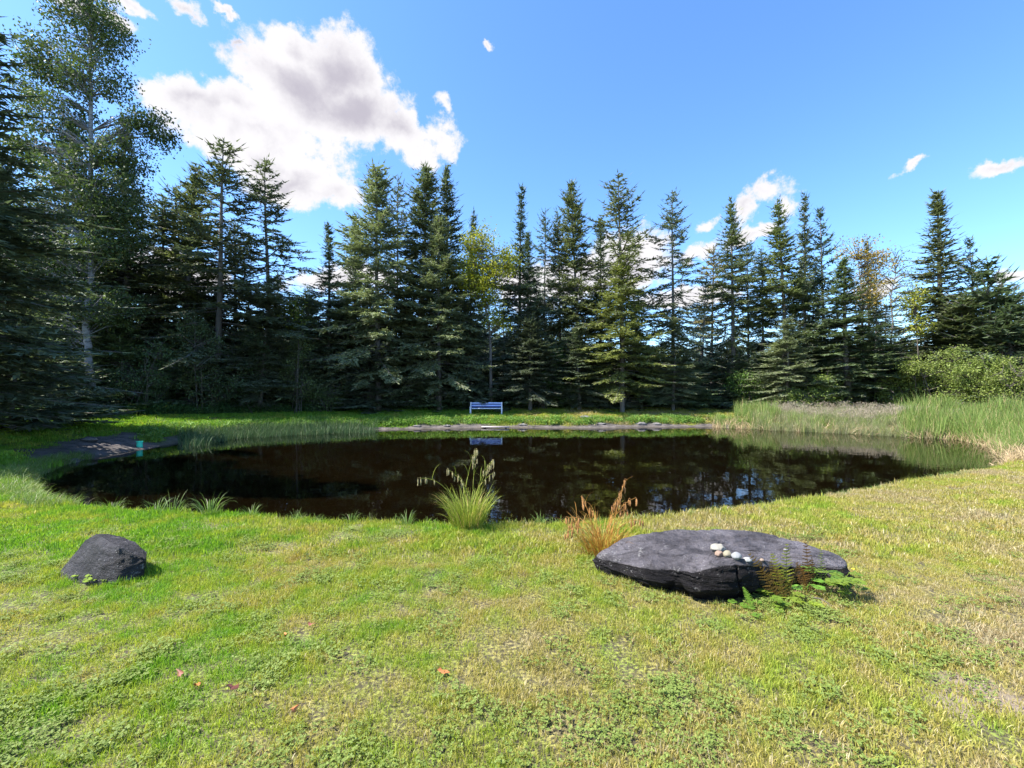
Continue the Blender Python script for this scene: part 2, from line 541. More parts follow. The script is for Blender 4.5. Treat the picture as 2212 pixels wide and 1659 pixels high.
mat_grass, t = material('grass_blades')
pos = t.n('ShaderNodeNewGeometry').outputs['Position']
lc, s_ = lawn_colour(t, pos)
at = t.n('ShaderNodeAttribute', attribute_name='rnd').outputs['Fac']
lc2 = t.mix(1.0, lc, t.mix(at, (0.72, 0.80, 0.7), (1.35, 1.22, 1.3)), 'MULTIPLY')
straw = t.step(t.math('ADD', at, t.math('MULTIPLY_ADD', s_, 0.8, -0.5)), 0.86, 0.92)
lc2 = t.mix(straw, lc2, (0.50, 0.43, 0.27))
p = t.n('ShaderNodeBsdfPrincipled', {'Base Color': lc2, 'Roughness': 0.5, 'Specular IOR Level': 0.35})
tl = t.n('ShaderNodeBsdfTranslucent', {'Color': t.mix(1.0, lc2, (1.3, 1.35, 0.7), 'MULTIPLY')})
mx = t.n('ShaderNodeMixShader', {0: 0.40, 1: p.outputs[0], 2: tl.outputs[0]})
t.n('ShaderNodeOutputMaterial', {0: mx.outputs[0]})


def bark(name, a, b, scale=6.0, birch=False):
    m, t = material(name)
    ob = t.n('ShaderNodeTexCoord').outputs['Object']
    mp = t.n('ShaderNodeMapping', {'Vector': ob, 'Scale': (1, 1, 4.0 if birch else 0.3)}).outputs[0]
    nz = t.noise(mp, scale, 6, 0.7)
    if birch:
        c = t.mix(t.step(nz, 0.52, 0.60), a, b)
    else:
        c = t.mix(nz, a, b)
    bp = t.n('ShaderNodeBump', {'Height': nz, 'Strength': 0.7, 'Distance': 0.03})
    p = t.n('ShaderNodeBsdfPrincipled', {'Base Color': c, 'Roughness': 0.85, 'Normal': bp.outputs[0]})
    t.n('ShaderNodeOutputMaterial', {0: p.outputs[0]})
    return m


M_bark = bark('grey_bark', (0.07, 0.06, 0.055), (0.22, 0.20, 0.18), 9)
M_birch = bark('birch_bark', (0.25, 0.245, 0.255), (0.07, 0.065, 0.06), 3.0, True)
M_twig = bark('twigs', (0.05, 0.042, 0.035), (0.13, 0.11, 0.09), 9)


def simple(name, colr, rough=0.6, spec=0.5, var=0.15, nscale=8.0, bump=0.0):
    m, t = material(name)
    ob = t.n('ShaderNodeTexCoord').outputs['Object']
    nz = t.noise(ob, nscale, 6, 0.65)
    c = t.mix(nz, tuple(x * (1 - var) for x in colr), tuple(min(1, x * (1 + var)) for x in colr))
    ins = {'Base Color': c, 'Roughness': rough, 'Specular IOR Level': spec}
    if bump:
        ins['Normal'] = t.n('ShaderNodeBump', {'Height': nz, 'Strength': bump, 'Distance': 0.01}).outputs[0]
    p = t.n('ShaderNodeBsdfPrincipled', ins)
    t.n('ShaderNodeOutputMaterial', {0: p.outputs[0]})
    return m


def rock_mat(name, base, light, vein_z=14.0, speck=0.5, rot=(0, 0, 0), spec=0.3):
    m, t = material(name)
    ob = t.n('ShaderNodeTexCoord').outputs['Object']
    mp = t.n('ShaderNodeMapping', {'Vector': ob, 'Rotation': rot, 'Scale': (1.0, 1.0, vein_z / 3)}).outputs[0]
    n1 = t.noise(ob, 2.2, 9, 0.68)
    n2 = t.noise(mp, 4.0, 8, 0.72, 0.6)
    n3 = t.noise(ob, 22.0, 5, 0.7)
    n4 = t.noise(ob, 75.0, 3, 0.6)
    c = t.mix(t.step(n1, 0.32, 0.70), base, light)
    c = t.mix(t.step(n2, 0.50, 0.68), c, tuple(x * 0.55 for x in base))
    c = t.mix(t.math('MULTIPLY', t.step(n3, 0.60, 0.72), 0.5), c, tuple(x * 1.35 for x in light))
    lich = t.math('MAXIMUM', t.math('MULTIPLY', t.step(n4, 0.63, 0.70), t.step(n1, 0.42, 0.56)), t.math('MULTIPLY', t.step(t.noise(ob, 7.5, 7, .75), .60, .66), .45))
    c = t.mix(t.math('MULTIPLY', lich, speck), c, (0.55, 0.54, 0.52))
    moss = t.math('MULTIPLY', t.step(t.noise(ob, 5.3, 5, 0.7), 0.64, 0.72), 0.6)
    c = t.mix(moss, c, (0.085, 0.08, 0.035))
    hgt = t.math('ADD', t.math('ADD', n2, t.math('MULTIPLY', n3, 0.45)), t.math('MULTIPLY', n4, 0.16))
    bp = t.n('ShaderNodeBump', {'Height': hgt, 'Strength': 1.0, 'Distance': 0.07})
    p = t.n('ShaderNodeBsdfPrincipled', {'Base Color': c, 'Roughness': t.math('MULTIPLY_ADD', n3, 0.3, 0.5), 'Specular IOR Level': spec, 'Normal': bp.outputs[0]})
    t.n('ShaderNodeOutputMaterial', {0: p.outputs[0]})
    return m


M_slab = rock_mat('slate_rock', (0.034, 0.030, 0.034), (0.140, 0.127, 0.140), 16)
M_face = rock_mat('shaded_slate_face', (0.007, 0.0065, 0.008), (0.024, 0.021, 0.022), 22, 0.45, spec=0.12)  # near-black copy of the slate: shade of the rock's sides put into its colour
M_boulder = rock_mat('boulder_rock', (0.010, 0.009, 0.011), (0.058, 0.054, 0.062), 9, 0.6, (0.5, -0.5, 0))
M_bankrock = rock_mat('bank_rock', (0.09, 0.085, 0.085), (0.20, 0.185, 0.18), 6, 0.4)

# ------------------------------------------------------------------ ground sheet
def sinh_axis(lim, n, k, c=0.0):
    t = np.linspace(-1, 1, n)
    return c + lim * np.sinh(k * t) / np.sinh(k)


xs = sinh_axis(700, 560, 6.6)
ys = np.concatenate([np.linspace(-500, -12, 30), np.arange(-11, 1.0, 0.5), np.arange(1.0, 13.0, 0.09), np.arange(13.0, 33.0, 0.16), 33 + 667 * (np.sinh(np.linspace(0.02, 1, 60) * 5) / np.sinh(5))])
GX, GY = np.meshgrid(xs, ys)
gx, gy = GX.ravel(), GY.ravel()
dd = sdist(SHORE, gx, gy)
df = sdist(FOREST, gx, gy)
ghz = ground(gx, gy, dd)
nx_, ny_ = len(xs), len(ys)
ii = np.arange(nx_ * ny_).reshape(ny_, nx_)
quads = np.stack([ii[:-1, :-1], ii[:-1, 1:], ii[1:, 1:], ii[1:, :-1]], -1).reshape(-1, 4)
mb = MB(); mb.add(np.stack([gx, gy, ghz], 1), quads, 0, 0.5)
gr = mb.build('ground', mat_ground, smooth=True)
tag(gr, kind='structure')
ca = gr.data.color_attributes.new('mask', 'FLOAT_COLOR', 'POINT')
cols = np.zeros((len(gx), 4), dtype=np.float32); cols[:, 3] = 1
cols[:, 0] = mudmask(gx, gy, dd)
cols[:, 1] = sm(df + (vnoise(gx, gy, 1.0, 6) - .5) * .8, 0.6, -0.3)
cols[:, 2] = sm(dd, 0.08, -0.05)
# worn bare patch in the near right corner
cols[:, 3] = 1 - sm(((gx - 2.62) / .36) ** 2 + ((gy - 2.42) / .2) ** 2 + (vnoise(gx, gy, 6, 3) - .5) * 1.4, 1.2, .5)
ca.data.foreach_set('color', cols.ravel())

# ------------------------------------------------------------------ water
mat_water, t = material('pond_water')
geo = t.n('ShaderNodeNewGeometry').outputs['Position']
mp = t.n('ShaderNodeMapping', {'Vector': geo, 'Scale': (1, 1, 1)}).outputs[0]
wn = t.noise(mp, 2.2, 3, 0.5)
bp = t.n('ShaderNodeBump', {'Height': wn, 'Strength': 0.09, 'Distance': 0.03})
fr = t.n('ShaderNodeFresnel', {'IOR': 1.33, 'Normal': bp.outputs[0]})
gl = t.n('ShaderNodeBsdfGlossy', {'Color': (0.97, 0.97, 0.97, 1), 'Roughness': 0.012, 'Normal': bp.outputs[0]})
tp = t.n('ShaderNodeBsdfTransparent', {'Color': (0.19, 0.158, 0.108, 1)})
mx = t.n('ShaderNodeMixShader', {0: fr.outputs[0], 1: tp.outputs[0], 2: gl.outputs[0]})
t.n('ShaderNodeOutputMaterial', {0: mx.outputs[0]})
# the sheet runs half a metre under the banks
cen = SHORE.mean(0)
nrm = []
Ns = len(SHORE)
out = []
for i in range(Ns):
    tdir = SHORE[(i + 1) % Ns] - SHORE[i - 1]
    nn = np.array([-tdir[1], tdir[0]]); nn = nn / np.linalg.norm(nn)
    if sdist(SHORE, [SHORE[i][0] + nn[0] * .3], [SHORE[i][1] + nn[1] * .3])[0] < 0: nn = -nn
    out.append(SHORE[i] + nn * 0.3)
bmw = bmesh.new()
vs = [bmw.verts.new((p[0], p[1], 0.0)) for p in out]
fc = bmw.faces.new(vs)
if fc.normal.z < 0: fc.normal_flip()
bmesh.ops.triangulate(bmw, faces=[fc])
bmw.normal_update()
for f_ in bmw.faces:
    if f_.normal.z < 0: f_.normal_flip()
me = bpy.data.meshes.new('pond_water'); bmw.to_mesh(me); bmw.free()
me.materials.append(mat_water)
ow = bpy.data.objects.new('pond_water', me); col.objects.link(ow); tag(ow, kind='structure')

# ------------------------------------------------------------------ far hills
M_hill, t = material('wooded_hill')
ob = t.n('ShaderNodeTexCoord').outputs['Object']
hc_ = t.mix(t.step(t.noise(ob, 0.06, 6, .7), .4, .65), (0.10, 0.16, 0.08), (0.24, 0.27, 0.15))
pr = t.n('ShaderNodeBsdfPrincipled', {'Base Color': hc_, 'Roughness': 0.95})
t.n('ShaderNodeOutputMaterial', {0: pr.outputs[0]})
mb = MB()
na, nr = 260, 26
V = []
for i in range(na):
    a = math.pi * 2 * i / (na - 1)
    for j in range(nr):
        r = 190 + j * 16
        x, y = math.sin(a) * r, math.cos(a) * r
        rightward = math.exp(-((a - 1.0) / .35) ** 2) * 30
        hgt = (13 + 5 * math.sin(a * 3 + 1) + 3 * math.sin(a * 7) + rightward) * math.sin(min(1, j / 14) * math.pi / 2) ** 1.4
        hgt += 2.2 * mnoise.noise(Vector((x / 9, y / 9, 0))) * min(1, j / 4)
        V.append((x, y, hgt + 0.5))
Fq = [(i * nr + j, (i + 1) * nr + j, (i + 1) * nr + j + 1, i * nr + j + 1) for i in range(na - 1) for j in range(nr - 1)]
mb.add(V, Fq, 0, .5)
o = mb.build('hills', M_hill, smooth=True); tag(o, kind='structure')


# ------------------------------------------------------------------ conifers
def conifer_mesh(name, seed, H=14.0, Rm=2.2, base=0.12, shape=0.9, dens=1.0, up_top=0.7, droop=-0.25, spire=0.0,
                 ragged=0.25, twig=1.0, dead=14, spray=0.18, clusters=None, whorl=0.33):
    """returns trunk object and crown object, both unlinked; origin at the foot of the tree"""
    r = np.random.default_rng(seed)
    tr = MB()
    tp_, trad = [], []
    lean = r.normal(0, 0.012, 2)
    for i in range(12):
        tt = i / 11
        tp_.append((lean[0] * tt * H + 0.04 * math.sin(tt * 7 + seed), lean[1] * tt * H, tt * H - (0.25 if i == 0 else 0)))
        trad.append(0.0085 * H * (1 - tt) ** 0.9 + 0.010)
    tr.tube(tp_, trad, 8)

    def trunk_at(z):
        tt = z / H
        return np.array([lean[0] * z + 0.04 * math.sin(tt * 7 + seed), lean[1] * z, z])
    B, Dn, Ln, Wd = [], [], [], []
    z = base * H
    while z < H * 0.985:
        tt = (z - base * H) / (H * (1 - base))
        prof = (1 - tt) ** shape
        if spire > 0: prof = prof * (1 - spire * sm(tt, 0.35, 0.8)) + 0.03
        if tt < 0.10: prof *= 0.6 + 4 * tt
        gap = 1.0
        if clusters is not None:
            gap = 0.55 + 0.6 * float(vnoise(np.array([z]), np.array([seed * 3.1]), clusters, seed)[0])
        nb_ = max(3, int(r.poisson(6.0 * dens * (1 if tt < .9 else .8))))
        a0 = r.random() * 6.28
        for k in range(nb_):
            a = a0 + k * 2 * math.pi / nb_ + r.normal(0, 0.25)
            L = Rm * prof * gap * max(0.25, r.normal(1.0, ragged)) + 0.12
            el0 = droop + (up_top - droop) * tt ** 1.3 + r.normal(0, 0.17)
            n = max(2, int(L / 0.16))
            s = np.linspace(0, 1, n + 1)
            ang = el0 - 0.30 * np.sin(s * 2.2) * (1 - tt) + 0.32 * s ** 2
            dirs = np.stack([math.cos(a) * np.cos(ang), math.sin(a) * np.cos(ang), np.sin(ang)], 1)
            seg = L / n
            pts = trunk_at(z + r.normal(0, 0.15)) + np.vstack([[0, 0, 0], np.cumsum(dirs[:-1] * seg, 0)])
            ends = pts + dirs * seg
            allp = np.vstack([pts, ends[-1:]])
            if L > 0.5:
                kk = max(2, min(5, n))
                ix = np.linspace(0, len(allp) - 1, kk).astype(int)
                tr.tube([allp[q] for q in ix], [0.012 + 0.010 * L * (1 - q / (kk - 1)) for q in range(kk)], 3)
            # twigs from both sides
            start = 0.22 if L > 0.8 else 0.0
            m = max(3, int(n * 1.75 * twig))
            sp_ = np.clip(r.uniform(start, 1.0, m * 2), 0, 0.999)
            pi = np.minimum((sp_ * n).astype(int), n - 1)
            tb = pts[pi] + dirs[pi] * ((sp_ * n - pi) * seg)[:, None]
            side = np.where(np.arange(m * 2) % 2 == 0, 1.0, -1.0)
            lat = np.array([-math.sin(a), math.cos(a), 0.0])
            ta = r.uniform(0.55, 1.1, m * 2)
            td = dirs[pi] * np.cos(ta)[:, None] + lat[None] * (np.sin(ta) * side)[:, None] + np.array([0, 0, 1.0]) * r.normal(-0.16, 0.26, m * 2)[:, None]
            tl_ = np.clip((1 - sp_) * L * 0.5 + 0.12, 0.10, 0.60) * r.uniform(0.6, 1.15, m * 2)
            # sprays along twigs
            ns = np.maximum(1, (tl_ / 0.13).astype(int))
            rep = np.repeat(np.arange(m * 2), ns)
            kk = np.concatenate([np.arange(q) for q in ns]) / np.repeat(ns, ns)
            b0 = tb[rep] + unit(td[rep]) * (kk * tl_[rep])[:, None]
            for sgn in (-1, 1):
                d0 = unit(td[rep]) + np.cross(unit(td[rep]), np.array([0, 0, 1.0])) * (sgn * r.uniform(0.3, 0.9, len(rep)))[:, None] + r.normal(0, 0.25, (len(rep), 3))
                B.append(b0); Dn.append(d0)
                Ln.append(r.uniform(0.75, 1.35, len(rep)) * spray); Wd.append(r.uniform(0.34, 0.52, len(rep)) * spray)
            B.append(allp[-1:]); Dn.append(dirs[-1:]); Ln.append(np.array([spray * 1.4])); Wd.append(np.array([spray * .3]))
        z += whorl * (0.65 + 0.5 * (1 - tt)) * r.uniform(0.8, 1.2)
    # leader
    for q in range(14):
        zz = H * (0.975 + 0.03 * q / 14)
        B.append(trunk_at(zz)[None]); a = r.random() * 6.28
        Dn.append(np.array([[math.cos(a) * .6, math.sin(a) * .6, 1.0]])); Ln.append(np.array([0.16])); Wd.append(np.array([.035]))
    # dead lower sticks
    for q in range(dead):
        zz = r.uniform(0.04, max(base, 0.08)) * H; a = r.random() * 6.28; L = r.uniform(0.4, 1.3)
        p0 = trunk_at(zz); d = np.array([math.cos(a), math.sin(a), r.normal(-0.15, 0.15)])
        p1 = p0 + d * L * .5; p2 = p1 + (d + np.array([0, 0, -.25])) * L * .5
        tr.tube([p0, p1, p2], [0.018, 0.011, 0.004], 3)
        for h in range(3):
            u_ = r.uniform(.3, 1); pp = p0 + (p2 - p0) * u_
            tr.tube([pp, pp + r.normal(0, .18, 3)], [0.007, 0.002], 3)
    cr = MB()
    B = np.concatenate(B); Dn = np.concatenate(Dn); Ln = np.concatenate(Ln); Wd = np.concatenate(Wd)
    leaf_tris(cr, B, Dn, Ln, Wd, quad=False, rnd=r.random(len(B)))
    to = tr.build('trunk', M_bark, link=False, smooth=True)
    co = cr.build('crown', M_needle, link=False)
    return (to, co, H, Rm)


CON = {}
def proto(key, **kw):
    CON[key] = conifer_mesh(key, **kw)


proto('dense1', seed=3, H=16, Rm=2.5, base=0.10, shape=0.85, dens=1.1, clusters=0.9, ragged=.3)
proto('dense2', seed=14, H=15, Rm=2.2, base=0.12, shape=0.95, dens=1.1, clusters=1.2, ragged=.28)
proto('loose1', seed=5, H=16, Rm=2.6, base=0.22, shape=0.8, dens=0.8, twig=.75, ragged=.36, whorl=.42, up_top=0.6, droop=-.35)
proto('loose2', seed=26, H=14, Rm=2.4, base=0.28, shape=0.75, dens=0.75, twig=.7, ragged=.38, whorl=.45, up_top=0.5)
proto('spire1', seed=7, H=15, Rm=2.0, base=0.10, shape=1.05, dens=1.1, spire=.45, up_top=0.9, ragged=.2)
proto('spire2', seed=38, H=13, Rm=1.8, base=0.25, shape=1.1, dens=1.0, spire=.35, up_top=0.8, ragged=.25, clusters=1.1)
proto('leader', seed=9, H=16, Rm=2.4, base=0.2, shape=0.9, dens=0.95, spire=.82, up_top=0.8, ragged=.28, clusters=.9)
proto('high1', seed=41, H=15, Rm=2.0, base=0.42, shape=0.7, dens=0.9, ragged=.34, clusters=1.3, dead=30)
proto('high2', seed=52, H=13, Rm=1.7, base=0.50, shape=0.65, dens=0.8, twig=.8, ragged=.4, dead=36)
proto('fan', seed=63, H=12, Rm=2.6, base=0.15, shape=0.95, dens=0.8, up_top=0.75, droop=0.1, ragged=.18, twig=.85, whorl=.46)
proto('young1', seed=71, H=6, Rm=1.7, base=0.03, shape=0.8, dens=1.2, ragged=.2, dead=0, whorl=.27, up_top=.8, droop=-.05)
proto('young2', seed=82, H=5, Rm=1.6, base=0.02, shape=0.75, dens=1.2, ragged=.25, dead=0, whorl=.26, up_top=.7, droop=0.0)
proto('spirehigh', seed=108, H=15, Rm=2.0, base=0.30, shape=0.95, dens=0.95, spire=.4, up_top=0.9, ragged=.28, clusters=1.0, dead=26)
proto('skirt', seed=95, H=16, Rm=3.0, base=0.16, shape=0.62, dens=0.95, ragged=.3, clusters=0.7, droop=-.3, spire=.25)


def conifer(key, apex, D, rad=None, label=None, tint=(1, 1, 1), group=None, name='spruce_tree', H=None, X=None, cat='tree', rz=None):
    """apex pixel gives direction of the tip, D the distance; rad in metres"""
    to, co, H0, R0 = CON[key]
    if X is None: X = (apex[0] - 1106) / F * D
    z0 = gz(X, D) - 0.05
    if H is None: H = CAMZ + (HOR - apex[1]) / F * D - z0
    e = empty(name, (X, D, z0), rng.random() * 6.28 if rz is None else rz)
    sx = (rad / R0) if rad else H / H0
    e.scale = (sx, sx, H / H0)
    e.rotation_euler[0] = rng.normal(0, .012); e.rotation_euler[1] = rng.normal(0, .012)
    for src in (to, co):
        c = src.copy(); c.parent = e; col.objects.link(c)
        c.color = (*tint, 1)
    tag(e, label, cat, group)
    return e


G1 = 'conifers of the front row round the pond'
BL = (0.80, 0.92, 1.12)      # bluish, spruce
GY_ = (1.75, 1.68, 1.60)     # pale grey green
YG = (1.9, 1.75, 1.0)      # yellow green
DK = (0.92, 0.98, 1.04)
NM = (1, 1, 1)
TREES = [
    ('dense1', (-70, -60), 11.5, 2.6, DK, 'dark spruce at the left picture edge, only its branch tips reach in'),
    ('skirt', (-10, 330), 15.0, 1.7, DK, 'dark ragged spruce at the far left, left of the tall birch'),
    ('dense2', (58, 420), 22.0, 1.6, NM, 'spruce between the left picture edge and the birch trunk, shorter than the birch'),
    ('dense1', (128, 240), 23.0, 2.3, NM, 'tall dense spruce standing close behind the tall birch, its tip left of the birch stem'),
    ('high1', (235, 430), 25.5, 2.0, DK, 'slim spruce right behind the birch stem with a bare lower trunk'),
    ('spire1', (276, 258), 24.0, 2.2, NM, 'tall narrow spruce just right of the birch, topping its neighbours'),
    ('high1', (345, 420), 26.0, 1.9, DK, 'spruce with bare lower trunk between the narrow spire and the round-topped spruce'),
    ('dense2', (395, 345), 25.0, 2.5, (1.25, 1.2, .9), 'round-topped green spruce over a group of bare stems on the left'),
    ('high2', (372, 400), 27.5, 1.8, NM, 'thin-stemmed conifer under the left flank of the round-topped spruce'),
    ('loose1', (466, 303), 24.5, 3.0, NM, 'open tall spruce with wide drooping boughs and a thin pointed tip against the cloud'),
    ('high2', (505, 480), 27.5, 1.7, DK, 'short dark conifer tucked behind the open spruce on its right side'),
    ('loose1', (583, 352), 26.0, 2.7, NM, 'lone open spruce with visible stem standing out against the cloud, sky on both sides'),
    ('dense1', (560, 590), 24.0, 1.7, NM, 'low spruce at the foot of the lone open spruce'),
    ('leader', (713, 478), 27.0, 2.1, DK, 'dark conifer with a long thin leader right of the sky gap'),
    ('dense2', (765, 462), 30.0, 1.8, DK, 'dark spruce squeezed between the long-leader conifer and the big grey-green one'),
    ('skirt', (817, 360), 26.5, 2.9, GY_, 'big pale grey-green spruce whose low boughs spread over a pale stem'),
    ('loose2', (853, 372), 29.0, 1.7, NM, 'slender spruce rising just right of the pale grey-green one'),
    ('dense1', (905, 355), 28.0, 2.7, (1.1, 1.1, 1.0), 'broad full spruce in the middle of the left-centre group, highest tip of that group'),
    ('dense2', (968, 365), 29.0, 2.2, NM, 'tall dark spruce left of the yellowing birch'),
    ('skirt', (948, 470), 27.0, 2.4, GY_, 'greyish spruce with drooping boughs below the tall dark spruce'),
    ('spire2', (1012, 458), 32.0, 1.5, NM, 'small spruce tip peeping over the left side of the yellowing birch'),
    ('leader', (1118, 402), 29.0, 2.3, BL, 'bluish spruce with a bottle-brush leader just right of the yellowing birch'),
    ('spire1', (1145, 500), 28.0, 1.6, DK, 'small dark narrow conifer beside the bottle-brush spruce'),
    ('loose2', (1177, 455), 31.0, 1.6, BL, 'thin sparse spruce standing in front of the white cloud'),
    ('high1', (1213, 458), 31.0, 1.4, NM, 'half-hidden slim spruce on the left flank of the broad dense one'),
    ('dense1', (1256, 388), 29.5, 2.4, (1.15, 1.1, .85), 'broad dense spruce left of the tallest one in the centre-right'),
    ('dense2', (1299, 470), 32.0, 1.6, DK, 'dark spruce behind the gap between the two big centre-right spruces'),
    ('loose1', (1347, 368), 28.5, 3.1, (1.15, 1.1, .95), 'tallest spruce of the centre-right, open crown with wide boughs'),
    ('skirt', (1345, 560), 26.8, 2.7, YG, 'sunlit yellow-green spruce with spreading layered boughs under the tallest one'),
    ('loose1', (1452, 413), 29.5, 2.3, NM, 'tall spruce with bare lower stem standing apart to the right of the tallest one'),
    ('loose2', (1512, 600), 31.0, 1.5, BL, 'medium bluish spruce right of the one standing apart'),
    ('high2', (1536, 532), 34.0, 1.6, (1.6, 1.15, .8), 'thin brownish-topped conifer behind the bluish medium spruce'),
    ('spirehigh', (1586, 418), 30.5, 2.1, (1.1, 1.1, .9), 'dense sharp spire, the left one of the two sharpest on the right'),
    ('high2', (1617, 520), 34.0, 1.5, BL, 'bluish slim conifer right behind the sharp dense spire'),
    ('high1', (1650, 540), 32.5, 1.4, DK, 'small-crowned conifer with long bare stem between the two sharp spires'),
    ('spirehigh', (1701, 430), 29.5, 2.3, (1.2, 1.2, .8), 'green sharp spire in front of the small pink-white cloud'),
    ('spire2', (1738, 425), 32.0, 1.7, NM, 'narrow spire just right of the green one, slightly behind'),
    ('fan', (1786, 447), 31.0, 2.6, BL, 'conifer with open upswept fan-like boughs right of the twin spires'),
    ('loose2', (1745, 590), 28.5, 2.0, DK, 'dark full spruce below the twin spires'),
    ('dense2', (1832, 560), 27.0, 2.7, (1.0, 1.1, .95), 'full fir standing forward of the right-hand group, with two bare stems below'),
    ('spire2', (1880, 515), 33.5, 1.5, (1.3, 1.05, .8), 'little spire rising out of the orange-leaved tree'),
    ('fan', (1888, 640), 29.0, 2.2, NM, 'low spreading conifer below the thin bare-branched tree'),
    ('spire1', (2037, 413), 28.5, 2.9, (1.1, 1.05, .95), 'tall regular cone-shaped spruce, highest on the right'),
    ('fan', (2112, 515), 28.5, 2.2, DK, 'open dark conifer top on the right shoulder of the cone-shaped spruce'),
    ('dense1', (2055, 650), 27.0, 3.0, (1.0, 1.0, .8), 'wide low spruce filling the foot of the cone-shaped one'),
    ('young1', (2140, 570), 26.0, 3.3, (.85, .95, .9), 'broad dark bushy fir near the right picture edge'),
    ('young2', (2190, 640), 25.0, 2.6, (.85, .95, .9), 'rounded dark fir at the right picture edge'),
    ('skirt', (1700, 690), 27.2, 2.0, GY_, 'grey-green spruce with a pale bare foot at the right end of the far lawn'),
    ('skirt', (1455, 690), 27.6, 1.9, GY_, 'greyish drooping spruce at the foot of the tall one standing apart'),
    ('skirt', (1145, 690), 27.2, 2.1, (.95, .95, 1.05), 'grey drooping spruce above the leafy bush right of the bench'),
    ('dense2', (1250, 700), 27.5, 1.9, DK, 'short dark spruce below the broad dense one in the centre-right'),
]
for key, apex, D, rad, tint, lab in TREES:
    conifer(key, apex, D, rad * (1.34 if apex[0] < 1110 else 1.22), lab, tint, G1)

# young firs that close the foot of the wood
YF = [
    (35, 700, 14.5, 'young dark fir in the deep shade at the left picture edge'),
    (110, 740, 19.0, 'young fir in the shade left of the birch trunk'),
    (265, 690, 22.5, 'young fir right of the pale birch trunk'),
    (335, 650, 25.0, 'young dark fir second right of the pale birch trunk'),
    (405, 690, 24.0, 'young dark fir under the round-topped spruce'),
    (470, 640, 26.0, 'young fir under the wide boughs of the open spruce'),
    (540, 700, 25.5, 'young fir below the lone open spruce, left of its stem'),
    (668, 640, 27.0, 'full young fir below the long-leader conifer'),
    (730, 655, 28.0, 'young fir left of the pale-stemmed grey-green spruce'),
    (800, 745, 26.5, 'young fir at the foot of the pale stem'),
    (880, 700, 28.0, 'young fir right of the pale stem, half in shade'),
    (945, 760, 28.0, 'low dark fir left of the bench'),
    (1015, 655, 28.6, 'tall full young fir rising directly behind the bench'),
    (1085, 740, 29.5, 'dark young fir behind the right end of the bench'),
    (1215, 740, 29.5, 'young fir right of the leafy bush by the bench'),
    (1290, 760, 29.0, 'low fir left of the stem of the sunlit yellow-green spruce'),
    (1385, 770, 29.0, 'low fir right of the stem of the sunlit yellow-green spruce'),
    (1478, 765, 29.5, 'young fir at the bare stem of the spruce standing apart'),
    (1540, 765, 30.5, 'young fir behind the first tall reeds of the far bank'),
    (1600, 760, 30.5, 'young fir under the left sharp spire'),
    (1655, 768, 31.0, 'dark young fir left of the pale bare foot'),
    (1760, 720, 30.5, 'young fir behind the round light bush by the reeds'),
    (1895, 720, 30.0, 'young fir right of the two bare stems'),
    (1950, 735, 29.5, 'young fir in the gap under the thin bare-branched tree'),
]
for i, (px, py, D, lab) in enumerate(YF):
    conifer('young1' if i % 2 else 'young2', (px, py), D, random.uniform(2.3, 3.0), lab, (DK, (1.25, 1.35, 1.25), (1.15, 1.3, 1.0))[i % 3],
            'young firs at the foot of the wood', 'young_fir')

# deeper rows: trees nothing tells apart, seen only through gaps
for i in range(36):
    u = -1.35 + 2.6 * (i + random.uniform(-.3, .3)) / 35
    D = random.uniform(33, 40) if u > -0.45 else random.uniform(29, 36)
    H = random.uniform(7.5, 10.5)
    if u > 0.1 and i % 2: continue
    conifer(random.choice(['high1', 'high2', 'loose2', 'spire2', 'dense2'] if u < .1 else ['high2', 'high1']), (0, 0), D, random.uniform(1.3, 1.9),
            'slim shaded conifer of the back rows, seen only through gaps in the front row', random.choice([DK, NM, BL]),
            'conifers of the back rows', H=H, X=u * D)
for i in range(44):
    u = -1.4 + 2.75 * (i + random.uniform(-.3, .3)) / 43
    D = random.uniform(32, 37) if u > -0.5 else random.uniform(27, 32)
    conifer(random.choice(['young1', 'young2']), (0, 0), D, random.uniform(1.9, 2.6),
            'dark low fir deep inside the wood, showing only between the stems', DK,
            'low firs inside the wood', 'young_fir', H=random.uniform(3.6, 5.6) if u < .15 else random.uniform(2.8, 3.8), X=u * D)


fw = [CON[k_][1] for k_ in ('young1', 'young2', 'dense2')]
n = 330
a_ = rng.uniform(-1.25, 1.15, n); dd0 = rng.uniform(41, 62, n)
x_, y_ = np.sin(a_) * dd0 * 1.05, np.cos(a_) * dd0 * .9 + 3
k_ = (sdist(FOREST, x_, y_) < -8)
x_, y_ = x_[k_], y_[k_]; n = len(x_)
ix_ = rng.choice(3, n, p=[.45, .45, .1])
s_h = np.where(ix_ == 2, rng.uniform(.5, .62, n), rng.uniform(1.1, 1.6, n)); s_h = np.where(a_[k_] > .15, s_h * .68, s_h); s_w = np.where(ix_ == 2, 1.1, 1.5) * rng.uniform(.9, 1.2, n)
order = np.argsort(np.argsort([f.name for f in fw]))
o = scatter('far_wood', np.stack([x_, y_, ground(x_, y_) - .1], 1), rng.random(n) * 6.28, np.stack([s_w, s_w, s_h], 1), order[ix_], fw)
tag(o, 'dark mass of the wood far behind the front trees', 'wood', kind='stuff')


